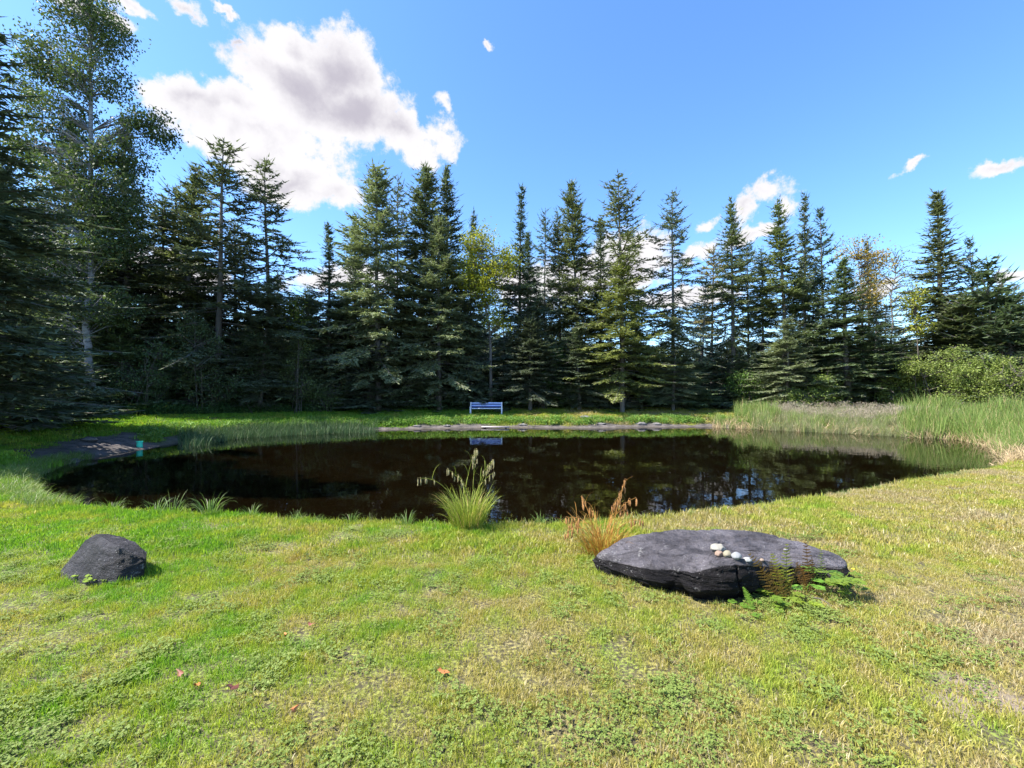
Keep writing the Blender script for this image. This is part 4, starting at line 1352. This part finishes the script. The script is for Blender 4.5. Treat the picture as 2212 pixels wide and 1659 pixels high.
sedge((sx1, sy1, gz(sx1, sy1)), 'orange-brown dry sedge clump with drooping seed heads beside the left end of the flat rock', 380, .22, .58, .0075, 1.2, M_dryblade, S2, M_headbrown, .17, 6, .55)

# arching grass tufts on the near bank
TU = [
    (245, 1090, 'grass tuft on the near bank, leftmost, where the shore curves round'),
    (340, 1098, 'arching grass tuft hanging over the water, right of the leftmost one'),
    (372, 1100, 'widest arching grass tuft on the near bank, behind and right of the boulder'),
    (455, 1106, 'grass tuft with pale curved blades overhanging the water, left of the reflected sapling'),
    (545, 1110, 'small grass tuft on the near bank below the reflected dark wood'),
    (640, 1116, 'short grass tuft on the near bank, midway between the boulder and the green sedge clump'),
    (760, 1122, 'thin upright grass tuft on the near bank, left half'),
    (880, 1126, 'spiky dark grass tuft just left of the green sedge clump'),
    (1165, 1126, 'thin grass tuft between the green sedge clump and the dry sedge clump'),
    (1500, 1102, 'small green tuft on the near bank behind the flat rock'),
]
tuft = MB()
nb = 46
az = rng.random(nb) * 6.28; rr = np.sqrt(rng.random(nb)) * .09
blades(tuft, np.stack([np.cos(az) * rr, np.sin(az) * rr, np.zeros(nb)], 1), az, rng.uniform(.16, .38, nb), .0085, rng.uniform(.8, 2.6, nb), 6, twist=rng.random(nb) * 6.28)
t0 = None
for i, (px, py, lab) in enumerate(TU):
    x, y = px_water(px, py + 18); y -= .28; x *= (y / (y + .28))
    if i == 0:
        t0 = tuft.build('grass_tuft', M_sedge); o = t0
    else:
        o = t0.copy(); col.objects.link(o)
    sc_ = (.9, 1.0, 1.2, 1.2, .7, .6, .65, .7, .6, .5)[i]
    o.location = (x, y, gz(x, y)); o.rotation_euler[2] = i * 2.1; o.scale = (sc_, sc_, sc_)
    o.color = (.65, .75, .85, 1)
    tag(o, lab, 'grass tuft', 'grass tufts along the near bank')


# ------------------------------------------------------------------ ferns and weeds at the slab
def frond(mb, base, az, L, lean, curl, pin, pw, n=17, mat=0, rnd=None, r=None, irregular=0.0):
    pts = arc_path(base, az, L, lean, curl, n)
    mb.tube(pts, [.0035 * (1 - .75 * i / n) for i in range(n + 1)], 5, mat=mat, rnd=.3)
    fn = unit(np.array([.35 * math.cos(az), -1.0 + .3 * math.sin(az), .25]) + r.normal(0, .12, 3))
    B, D_, Ls, Ws = [], [], [], []
    for i in range(3, n + 1):
        t_ = i / n
        q = pts[i]; tg = unit(pts[i] - pts[i - 1])
        sd = unit(np.cross(tg, fn))
        ln = pin * math.sin(min(1, (1.12 - t_) * 1.3) * math.pi / 2) * (1 - .25 * (t_ < .3))
        for s in (-1, 1):
            if irregular and r.random() < irregular: continue
            d = sd * s + tg * .45 + r.normal(0, .10 + irregular * .4, 3)
            # each pinna: a strip of three lobed leaflets
            for k in range(4):
                B.append(q + unit(d) * ln * k * .25); D_.append(unit(d) + np.array([0, 0, -.12 * k])); Ls.append(ln * .36); Ws.append(pw * (1 - .18 * k))
    leaf_tris(mb, np.array(B), np.array(D_), np.array(Ls), np.array(Ws), up=np.tile(fn, (len(B), 1)), mat=mat, rnd=rnd)


def gp(px, py):
    """ground point seen at a pixel"""
    o = np.array([0, 0, CAMZ]); d = np.array(P(px, py, 1.0)) - o
    D = 2.0
    for _ in range(60):
        z = gz(o[0] + d[0] * D, D)
        D2 = (z - CAMZ) / d[2]
        D = D + (D2 - D) * .7
    return np.array([d[0] * D, D, gz(d[0] * D, D)])


slab_poly = outl[:, :2]


def plant(name, label, px, py, build, mat, tint=(1, 1, 1), cat='fern', group=None, part=False, off=0.0):
    b = gp(px, py)
    if sdist(slab_poly, [b[0]], [b[1]])[0] < .13 and b[1] < 4:
        for _ in range(40):
            if sdist(slab_poly, [b[0]], [b[1]])[0] >= .13: break
            b[1] -= .01
    e = empty(name, tuple(b))
    build(e)
    for c in e.children: c.color = (*tint, 1)
    tag(e, label, cat, group)
    return e


def mk_fern(specs, mat, seed, pin=.06, pw=.012, irregular=0.0):
    def f(e):
        r = np.random.default_rng(seed)
        for (dx, az, L, lean, curl) in specs:
            mb = MB(); frond(mb, (dx, 0, 0), az, L, lean, curl, pin, pw, r=r, irregular=irregular)
            mb.build('frond', mat, e)
    return f


def zz(x, y): return zoomz(x, y)


a_ = zz(985, 800)
plant('fern', 'upright yellow-green fern frond with brown foot in front of the flat rock', *a_,
      mk_fern([(0, 1.6, .47, .05, -.15), (-.01, 2.4, .38, .22, .1)], M_fern, 1, .066, .016), M_fern, (1.15, .78, .5))
a_ = zz(940, 810)
plant('fern', 'withered brown fern fronds leaning left over the face of the flat rock', *a_,
      mk_fern([(-.03, 3.0, .45, .45, .25), (.02, 2.9, .34, .28, .2), (.03, .4, .32, .3, .3), (.0, 2.7, .40, .6, .4)], M_fern, 2, .062, .015, .15), M_fern, (.62, .24, .20))
a_ = zz(1250, 720)
plant('fern', 'reddish-brown withered fern standing right of the yellow-green frond', *a_,
      mk_fern([(0, 2.2, .46, .08, .0), (.03, 1.2, .30, .15, .2), (-.02, 2.9, .28, .2, .3)], M_fern, 3, .055, .017, .12), M_fern, (.62, .20, .16))
a_ = zz(1345, 680)
plant('fern', 'thin striped pale fern frond in front of the right end of the flat rock', *a_,
      mk_fern([(0, 1.0, .38, .04, .05)], M_fern, 4, .048, .008), M_fern, (1.1, .85, 1.0))


def mk_broad(n, h0, h1, leaf, spread, seed, mat, lobed=True):
    def f(e):
        r = np.random.default_rng(seed)
        for i in range(n):
            az = r.random() * 6.28; q = (r.normal(0, spread), r.normal(0, spread * .6), -.01)
            L = r.uniform(h0, h1)
            pts = arc_path(q, az, L, .15, r.uniform(.4, 1.0), 6)
            mb = MB(); mb.tube(pts, [.0022] * 7, 4, rnd=.2)
            tip = pts[-1]; m = 7
            hd = az + r.normal(0, .3)
            # a sensitive-fern blade: opposite lobes on both sides of a midrib
            ax = np.array([math.cos(hd), math.sin(hd), -.05])
            sd = np.array([-math.sin(hd), math.cos(hd), 0])
            B, D_, Ls, Ws = [], [], [], []
            for k in range(m):
                t_ = k / m
                ll = leaf * (.62 * math.sin((t_ * .75 + .22) * math.pi) + .12)
                for s in (-1, 1):
                    B.append(tip + ax * leaf * t_ * 1.1); D_.append(sd * s + ax * .75 + np.array([0, 0, r.normal(0, .12)])); Ls.append(ll); Ws.append(leaf * .22)
            B.append(tip + ax * leaf * .8); D_.append(ax); Ls.append(leaf * .5); Ws.append(leaf * .25)
            leaf_tris(mb, np.array(B), np.array(D_), np.array(Ls), np.array(Ws), up=np.tile([0.05, -.2, 1.0], (len(B), 1)), rnd=r.random() * .6 + np.zeros(len(B)) + .2)
            mb.build('leaf', mat, e)
    return f


WEEDS = [
    (1800, 860, 17, .10, .22, .085, .07, 'bright green lobed fern patch at the right end of the flat rock', (.95, .88, .6)),
    (1430, 720, 7, .12, .22, .09, .05, 'green broad-lobed leaves in front of the right part of the flat rock', (.62, .72, .55)),
    (1290, 800, 3, .12, .17, .085, .02, 'pair of plain green leaves below the reddish-brown fern', (.85, 1.1, .8)),
    (1040, 900, 8, .06, .13, .075, .05, 'bright low leaves at the foot of the yellow-green frond', (.95, .85, .55)),
    (780, 900, 7, .06, .12, .07, .05, 'bright low leaves at the foot of the dark rock face, left of the fern frond', (.85, .85, .55)),
    (620, 930, 6, .04, .09, .055, .06, 'darker low leaves left of the bright ones at the rock foot', (.7, .85, .6)),
    (1330, 920, 4, .03, .07, .06, .05, 'small yellow-green leaves on the bare soil in front of the rock', (1.4, 1.2, .7)),
]
for i, (zx, zy, n, h0, h1, lf, spd, lab, tint) in enumerate(WEEDS):
    plant('leafy_weed', lab, *zz(zx, zy), mk_broad(n, h0, h1, lf, spd, 60 + i, M_fern), M_fern, tint, cat='weed', group='leafy weeds round the flat rock')
plant('fern', 'single small bright frond against the dark face of the flat rock', *zz(560, 880),
      mk_fern([(0, 2.6, .19, .25, .3)], M_fern, 9, .03, .012), M_fern, (1.0, 1.15, .8))
for i, (px, py, lab) in enumerate([(215, 1256, 'yellow-green weed at the foot of the dark boulder'), (292, 1232, 'green leafy weed at the right foot of the dark boulder')]):
    plant('leafy_weed', lab, px, py, mk_broad(7, .05, .12, .06, .06, 80 + i, M_fern), M_fern, ((1.3, 1.2, .7), (.9, 1.1, .7))[i], cat='weed', group='leafy weeds at the boulder')
# dead stick in front of the slab
s0, s1 = gp(*zz(1360, 860)), gp(*zz(1620, 950))
mb = MB(); mb.tube([s0 + np.array([0, 0, .03]) - s0, (s1 - s0) * .5 + np.array([0, 0, .045]), s1 - s0 + np.array([0, 0, .02])], [.006, .005, .003], 5)
o = mb.build('dead_stick', M_twig); o.location = tuple(s0); tag(o, 'thin dead stick lying among the weeds before the flat rock', 'stick')

# yellow flower at the right end of the rock
fl = gp(*zz(1870, 640))
e = empty('yellow_flower', tuple(fl))
mb = MB(); mb.tube([(0, 0, 0), (0.005, 0, .06), (0, 0, .115)], [.0015] * 3, 4); o = mb.build('stem', M_fern, e); o.color = (1, 1, 1, 1)
mb = MB(); aa = np.linspace(0, 6.28, 11)[:-1]
leaf_tris(mb, np.tile([0, 0, .115], (10, 1)), np.stack([np.cos(aa), np.sin(aa), np.full(10, .25)], 1), .015, .007, up=np.tile([0, -.2, 1.0], (10, 1)))
mb.build('petals', simple('yellow_petal', (.75, .55, .02), .6, .2, .05), e)
tag(e, 'tiny yellow flower by the right end of the flat rock', 'flower')

# fallen leaves
M_fallen = simple('fallen_leaf', (0.48, 0.17, 0.06), .6, .3, .35, 40)
M_fallend = simple('fallen_leaf_dark', (0.20, 0.07, 0.05), .6, .3, .35, 40)


def zl(x, y): return ((300 + x * 1200 / 2212) * .72, (1700 + y * 604 / 1113) * .72)


FL = [(zl(1897, 592), .030, 0, 'orange fallen leaf lying right of the middle of the near lawn, brightest of them'),
      (zl(1082, 805), .024, 0, 'orange fallen leaf standing on edge near the bottom, left of centre'),
      (zl(460, 606), .026, 1, 'dark pink fallen leaf at the left of the near lawn'),
      (zl(752, 680), .030, 1, 'dark brown curled fallen leaf in the left part of the near lawn'),
      (zl(1037, 390), .020, 0, 'small orange fallen leaf in the upper middle of the near lawn'),
      (zl(1175, 332), .022, 1, 'small dark fallen leaf just right of and beyond the small orange one'),
      (zl(555, 670), .020, 0, 'faded orange fallen leaf between the dark pink and the dark brown one')]
for i, ((px, py), s, dk, lab) in enumerate(FL):
    g_ = gp(px, py)
    mb = MB(); n = 12
    V = [(0, 0, 0.004)]
    for k in range(n):
        a = k / n * 6.283
        rr = s * (1 + .25 * math.cos(a * 5)) * (1.25 if k == 0 else 1)
        V.append((rr * math.cos(a), rr * .62 * math.sin(a), .010 * math.cos(2 * a) + .006 * math.sin(3 * a + i)))
    mb.add(V, [(0, k + 1, (k + 1) % n + 1) for k in range(n)], 0, .5)
    mb.tube([(s * 1.2, 0, .01), (s * 1.9, .004, .004)], [.001, .0008], 3)
    o = mb.build('fallen_leaf', M_fallend if dk else M_fallen, smooth=True)
    o.location = (g_[0], g_[1], g_[2] + .034); o.rotation_euler = (R(35) * math.sin(i * 2), R(25) * math.cos(i), i * 1.3)
    tag(o, lab, 'leaf', 'fallen leaves on the near lawn')


# ------------------------------------------------------------------ turf
def patch(name, n, rad, h0, h1, w0, w1, b0, b1, segs, mat):
    mb = MB(); a = rng.random(n) * 6.28; r_ = np.sqrt(rng.random(n)) * rad
    base = np.stack([np.cos(a) * r_, np.sin(a) * r_, np.full(n, -.004)], 1)
    blades(mb, base, rng.random(n) * 6.28, rng.uniform(h0, h1, n), rng.uniform(w0, w1, n), rng.uniform(b0, b1, n), segs, twist=rng.random(n) * 6.28)
    return mb.build(name, mat, link=False)


grass_near = [patch('lawn_tuft_a%d' % i, 75, .085, .018, .045, .0022, .0042, .3, 2.4, 3, mat_grass) for i in range(6)]
grass_mid = [patch('lawn_tuft_b%d' % i, 70, .14, .025, .055, .005, .009, .3, 2.2, 2, mat_grass) for i in range(4)]
grass_far = [patch('lawn_tuft_c%d' % i, 60, .30, .04, .085, .014, .026, .2, 1.6, 2, mat_grass) for i in range(4)]


def cand(x0, x1, y0, y1, dens, wedge=1.45, pad=1.6):
    n = int((x1 - x0) * (y1 - y0) * dens)
    x = rng.uniform(x0, x1, n); y = rng.uniform(y0, y1, n)
    k = np.abs(x) < wedge * y + pad
    return x[k], y[k]


slab_poly = outl[:, :2]


def lawn_band(name, x0, x1, y0, y1, dens, variants, s0, s1, label, extra=None):
    x, y = cand(x0, x1, y0, y1, dens)
    d = sdist(SHORE, x, y); f_ = sdist(FOREST, x, y)
    sl = sdist(slab_poly, x, y)
    bo_ = ((x + 3.87) / .36) ** 2 + ((y - 4.17) / .26) ** 2
    k = (d > 0.10) & (f_ > -0.2) & (sl > 0.01) & (bo_ > 1) & (mudmask(x, y, d) < 0.35)
    bare = ((x - 2.62) / .36) ** 2 + ((y - 2.42) / .2) ** 2 + (vnoise(x, y, 6, 3) - .5) * 1.4
    k &= (bare > .8) | (rng.random(len(x)) < .40)
    # thin spots in the turf
    k &= rng.random(len(x)) < 0.45 + 0.9 * vnoise(x, y, 2.4, 11)
    x, y, d = x[k], y[k], d[k]
    z = ground(x, y, d)
    n = len(x)
    lush = 1 + .55 * np.exp(-np.clip(d - .1, 0, 9) / .35) + .8 * (sdist(slab_poly, x, y) < .08) * (y < 4.4) * rng.random(n) + 1.0 * (((x + 3.87) / .48) ** 2 + ((y - 4.1) / .40) ** 2 < 1) * rng.random(n)
    s = rng.uniform(s0, s1, n) * (0.75 + 0.6 * vnoise(x, y, 1.6, 21))
    s3 = np.stack([s, s, s * lush * rng.uniform(.8, 1.25, n)], 1)
    o = scatter(name, np.stack([x, y, z], 1), rng.random(n) * 6.28, s3, rng.integers(0, len(variants), n), variants, tilt=rng.normal(0, .10, (n, 2)))
    tag(o, label, 'grass', kind='stuff')
    return n


lawn_band('lawn_grass', -8.5, 8.5, 0.3, 4.6, 230, grass_near, .8, 1.25, 'short mown grass of the near lawn')
lawn_band('lawn_grass', -20, 20, 4.6, 13.5, 110, grass_mid, .8, 1.3, 'short grass along the near bank of the pond')
lawn_band('lawn_grass', -32, 36, 10.5, 31.5, 24, grass_far, .8, 1.3, 'mown grass of the far lawn below the wood')

# clover and small broad-leaved weeds in the turf
def clover_patch(name, n, rad, leaf, mat):
    mb = MB(); a = rng.random(n) * 6.28; r_ = np.sqrt(rng.random(n)) * rad
    h = rng.uniform(.012, .034, n)
    for k in range(3):
        az = rng.random(n) * 6.28 if k == 0 else az + 2.09
        base = np.stack([np.cos(a) * r_, np.sin(a) * r_, h], 1)
        d = np.stack([np.cos(az), np.sin(az), rng.normal(.15, .25, n)], 1)
        leaf_tris(mb, base, d, leaf * rng.uniform(.7, 1.2, n), leaf * rng.uniform(.7, .95, n), up=unit(np.tile([0, 0, 1.0], (n, 1)) + rng.normal(0, .25, (n, 3))))
    return mb.build(name, mat, link=False)


clov = [clover_patch('clover_tuft_%d' % i, 34, .075, .0125, M_clover) for i in range(4)]
x, y = cand(-8.5, 8.5, 0.3, 5.6, 150)
d = sdist(SHORE, x, y)
m_ = vnoise(x, y, 2.2, 31) * .6 + vnoise(x, y, 5.5, 33) * .4 + .12 * sm(y, 3.0, 1.8)
near_rock = np.exp(-np.clip(sdist(slab_poly, x, y), 0, 5) / .25) * .3 * (y < 4.0)
k = (d > .3) & (sdist(slab_poly, x, y) > .0) & (((x + 3.87) / .36) ** 2 + ((y - 4.17) / .26) ** 2 > 1) & (m_ * .8 + .1 + near_rock + rng.normal(0, .14, len(x)) > .68)
x, y = x[k], y[k]; n = len(x)
o = scatter('clover', np.stack([x, y, ground(x, y)], 1), rng.random(n) * 6.28, rng.uniform(.7, 1.35, n), rng.integers(0, 4, n), clov, tilt=rng.normal(0, .12, (n, 2)))
tag(o, 'clover and small round-leaved weeds growing in patches through the near lawn', 'clover', kind='stuff')


# ------------------------------------------------------------------ bank weeds, undergrowth, reeds, rushes
def weed_clump(name, n, rad, h0, h1, leaf, mat, grassy=8):
    mb = MB(); a = rng.random(n) * 6.28; r_ = np.sqrt(rng.random(n)) * rad
    z = rng.uniform(.15, 1.0, n) * rng.uniform(h0, h1, n)
    base = np.stack([np.cos(a) * r_, np.sin(a) * r_, z], 1)
    dd_ = np.stack([np.cos(a), np.sin(a), rng.normal(.1, .4, n)], 1) + rng.normal(0, .5, (n, 3))
    leaf_tris(mb, base, dd_, leaf * rng.uniform(.6, 1.3, n), leaf * .55 * rng.uniform(.7, 1.2, n), up=unit(np.tile([0, -.3, 1.0], (n, 1)) + rng.normal(0, .35, (n, 3))))
    if grassy:
        a = rng.random(grassy) * 6.28
        blades(mb, np.stack([np.cos(a) * rad * .5, np.sin(a) * rad * .5, np.zeros(grassy)], 1), a, rng.uniform(h1 * .8, h1 * 1.4, grassy), .016, rng.uniform(.3, 1.6, grassy), 3)
    return mb.build(name, mat, link=False)


def along(poly, n, off0, off1, xmin=None, sel=None):
    """random points beside a polyline (outside of SHORE distance range)"""
    A = poly[:-1]; B = poly[1:]
    L = np.linalg.norm(B - A, axis=1); c = np.cumsum(L) / L.sum()
    i = np.searchsorted(c, rng.random(n)); t_ = rng.random(n)[:, None]
    p_ = A[i] * (1 - t_) + B[i] * t_
    q = p_ + rng.normal(0, 1, (n, 2)) * 0
    ang = rng.random(n) * 6.28; rr_ = rng.uniform(0, max(abs(off0), abs(off1)), n)
    q = q + np.stack([np.cos(ang) * rr_, np.sin(ang) * rr_], 1)
    return q[:, 0], q[:, 1]


wc = [weed_clump('bank_weed_%d' % i, 60, .20, .12, .34, .10, M_weed, 9) for i in range(4)]
x, y = along(SHORE, 9000, 0, 2.2)
d = sdist(SHORE, x, y); f_ = sdist(FOREST, x, y)
left = (x < -9.5)
band = np.where(left, (d > .35) & (d < 1.9), (d > .45) & (d < 1.25))
k = band & (y > 15.2) & (x < 12.5) & (mudmask(x, y, d) < .5) & (f_ > -.5)
x, y, d = x[k], y[k], d[k]; n = len(x)
s = rng.uniform(.55, 1.05, n) * np.where(d < .9, 1, .75)
o = scatter('bank_weeds', np.stack([x, y, ground(x, y, d)], 1), rng.random(n) * 6.28, s, rng.integers(0, 4, n), wc)
tag(o, 'bright green weeds covering the far bank above the waterline', 'weeds', kind='stuff')

uc = [weed_clump('undergrowth_clump_%d' % i, 80, .34, .15, .55, .13, M_weeddark, 5) for i in range(4)]
FE = FOREST[1:15]
x, y = along(FE, 5200, 0, 1.5)
f_ = sdist(FOREST, x, y); d = sdist(SHORE, x, y)
k = (f_ < .35) & (f_ > -1.6) & (y > 8) & (d > .4)
x, y = x[k], y[k]; n = len(x)
o = scatter('undergrowth', np.stack([x, y, ground(x, y)], 1), rng.random(n) * 6.28, rng.uniform(.5, 1.15, n) * (.6 + .8 * vnoise(x, y, .8, 40)), rng.integers(0, 4, n), uc)
tag(o, 'low leafy undergrowth along the edge of the wood', 'undergrowth', kind='stuff')


def reed_clump(name, n, rad, h0, h1, wd, b0, b1, mat, segs=5):
    mb = MB(); a = rng.random(n) * 6.28; r_ = np.sqrt(rng.random(n)) * rad
    blades(mb, np.stack([np.cos(a) * r_, np.sin(a) * r_, np.full(n, -.05)], 1), rng.random(n) * 6.28, rng.uniform(h0, h1, n), wd * rng.uniform(.7, 1.2, n), rng.uniform(b0, b1, n), segs, twist=rng.random(n) * 6.28)
    return mb.build(name, mat, link=False)


cat = [reed_clump('cattail_%d' % i, 20, .20, .8, 1.5, .022, .05, .8, M_cattail) for i in range(4)]
catd = [reed_clump('dry_reed_%d' % i, 18, .22, .3, .8, .018, .4, 2.6, M_cattaildry) for i in range(3)]
pale = [reed_clump('pale_grass_%d' % i, 46, .22, .45, .75, .010, .2, 1.0, M_marsh, 4) for i in range(3)]
# pale feathery tops on the soft grass
for o_ in pale:
    pass
paleh = []
for i in range(3):
    mb = MB(); n = 60
    b_ = np.stack([rng.normal(0, .16, n), rng.normal(0, .16, n), rng.uniform(.45, .86, n)], 1)
    leaf_tris(mb, b_, np.stack([rng.normal(0, .3, n), rng.normal(0, .3, n), np.ones(n)], 1), .09, .018)
    paleh.append(mb.build('pale_heads_%d' % i, M_pale, link=False))

x = rng.uniform(10, 30, 16000); y = rng.uniform(10.5, 29, 16000)
d = sdist(SHORE, x, y); f_ = sdist(FOREST, x, y)
u = x / y                      # bearing of the point seen from the lawn
dens = np.where(u < .62, .45, np.where(u < .92, .22 + .3 * sm(u, .86, .92), 1.0))
region = (d > -.55) & (d < 5.5) & (f_ > .6) & (y > 12.8) & (u > .47) & ((u > .52) | (d < .9))
k = region & (rng.random(len(x)) < dens * (.5 + .7 * vnoise(x, y, .9, 50)))
xc, yc, dc, uc_ = x[k], y[k], d[k], u[k]; n = len(xc)
hs = np.where(uc_ < .62, .66, np.where(uc_ < .90, .48, .80)) * rng.uniform(.65, 1.15, n) * (.55 + .85 * vnoise(xc, yc, .8, 55))
o = scatter('cattails', np.stack([xc, yc, np.maximum(ground(xc, yc, dc), -.15)], 1), rng.random(n) * 6.28, hs, rng.integers(0, 4, n), cat, tilt=rng.normal(0, .10, (n, 2)))
tag(o, 'green cattail leaves crowding the right end of the pond', 'cattails', kind='stuff')
k = region & (u > .56) & (u < 1.0) & (rng.random(len(x)) < .75)
xp, yp, dp = x[k], y[k], d[k]; n = len(xp)
zp = np.maximum(ground(xp, yp, dp), -.1)
o = scatter('soft_grass', np.stack([xp, yp, zp], 1), rng.random(n) * 6.28, rng.uniform(.55, .95, n), rng.integers(0, 3, n), pale, tilt=rng.normal(0, .18, (n, 2)))
tag(o, 'fine green marsh grass between the cattails', 'marsh grass', kind='stuff')
k = region & (d > .7) & (rng.random(len(x)) < .42 * sm(u + .25 * (vnoise(x, y, .7, 71) - .5), .62, .78) * sm(u + .25 * (vnoise(x, y, .7, 72) - .5), 1.02, .9) * sm(vnoise(x, y, 1.1, 73), .2, .5))
xp, yp, dp = x[k], y[k], d[k]; n = len(xp)
o = scatter('feathery_grass', np.stack([xp, yp, ground(xp, yp, dp)], 1), rng.random(n) * 6.28, rng.uniform(.55, .95, n), rng.integers(0, 3, n), paleh, tilt=rng.normal(0, .12, (n, 2)))
tag(o, 'pale feathery grass heads in a patch behind the marsh grass', 'marsh grass', kind='stuff')
k = region & (d < .8) & (rng.random(len(x)) < np.where(u > .93, 1.0, .25))
k |= (d > -.3) & (d < .9) & (y > 11.2) & (y < 13.4) & (x > 12) & (rng.random(len(x)) < .8)
xp, yp, dp = x[k], y[k], d[k]; n = len(xp)
o = scatter('dry_reeds', np.stack([xp, yp, np.maximum(ground(xp, yp, dp), -.02)], 1), rng.random(n) * 6.28, rng.uniform(.6, 1.05, n), rng.integers(0, 3, n), catd, tilt=rng.normal(0, .3, (n, 2)))
tag(o, 'tan broken dead reed leaves along the waterline of the right bank', 'dead reeds', kind='stuff')

# rushes standing in the shallow water at the far left
ru = [reed_clump('rush_%d' % i, 34, .28, .28, .66, .015, .1, 1.3, M_rush, 4) for i in range(4)]
x, y = along(SHORE, 9000, 0, 1.8); d = sdist(SHORE, x, y)
u = x / y
k = (y > 14.5) & (u < -.32) & (d > -1.5) & (d < .45) & (u > -.76)
k &= rng.random(len(x)) < sm(u, -.30, -.45) * .8 + .12
x, y, d = x[k], y[k], d[k]; n = len(x)
o = scatter('rushes', np.stack([x, y, np.maximum(ground(x, y, d), -.12)], 1), rng.random(n) * 6.28, rng.uniform(.6, 1.05, n), rng.integers(0, 4, n), ru)
tag(o, 'dark green rushes standing in the shallow water at the left of the far bank', 'rushes', kind='stuff')

# drooping grass round the left tip and a longer fringe on the near bank
fr_ = [reed_clump('fringe_%d' % i, 26, .12, .12, .34, .0075, .8, 2.6, M_sedge, 5) for i in range(4)]
x, y = along(SHORE, 12000, 0, .6); d = sdist(SHORE, x, y)
lefttip = (x < -7.2) & (y < 12.6)
near = (y < 9.8) & (x >= -7.2) & (x < 11)
k = (lefttip & (d > 0) & (d < .55)) | (near & (d > .02) & (d < .28) & (rng.random(len(x)) < .25 + .6 * vnoise(x, y, 1.4, 60)))
x, y, d = x[k], y[k], d[k]; n = len(x)
s = np.where(x < -7.2, rng.uniform(.7, 1.15, n), rng.uniform(.30, .75, n))
o = scatter('shore_grass', np.stack([x, y, ground(x, y, d)], 1), rng.random(n) * 6.28, s, rng.integers(0, 4, n), fr_)
o.color = (.75, .82, .85, 1)
tag(o, 'longer drooping grass fringing the near and left waterline', 'grass', kind='stuff')
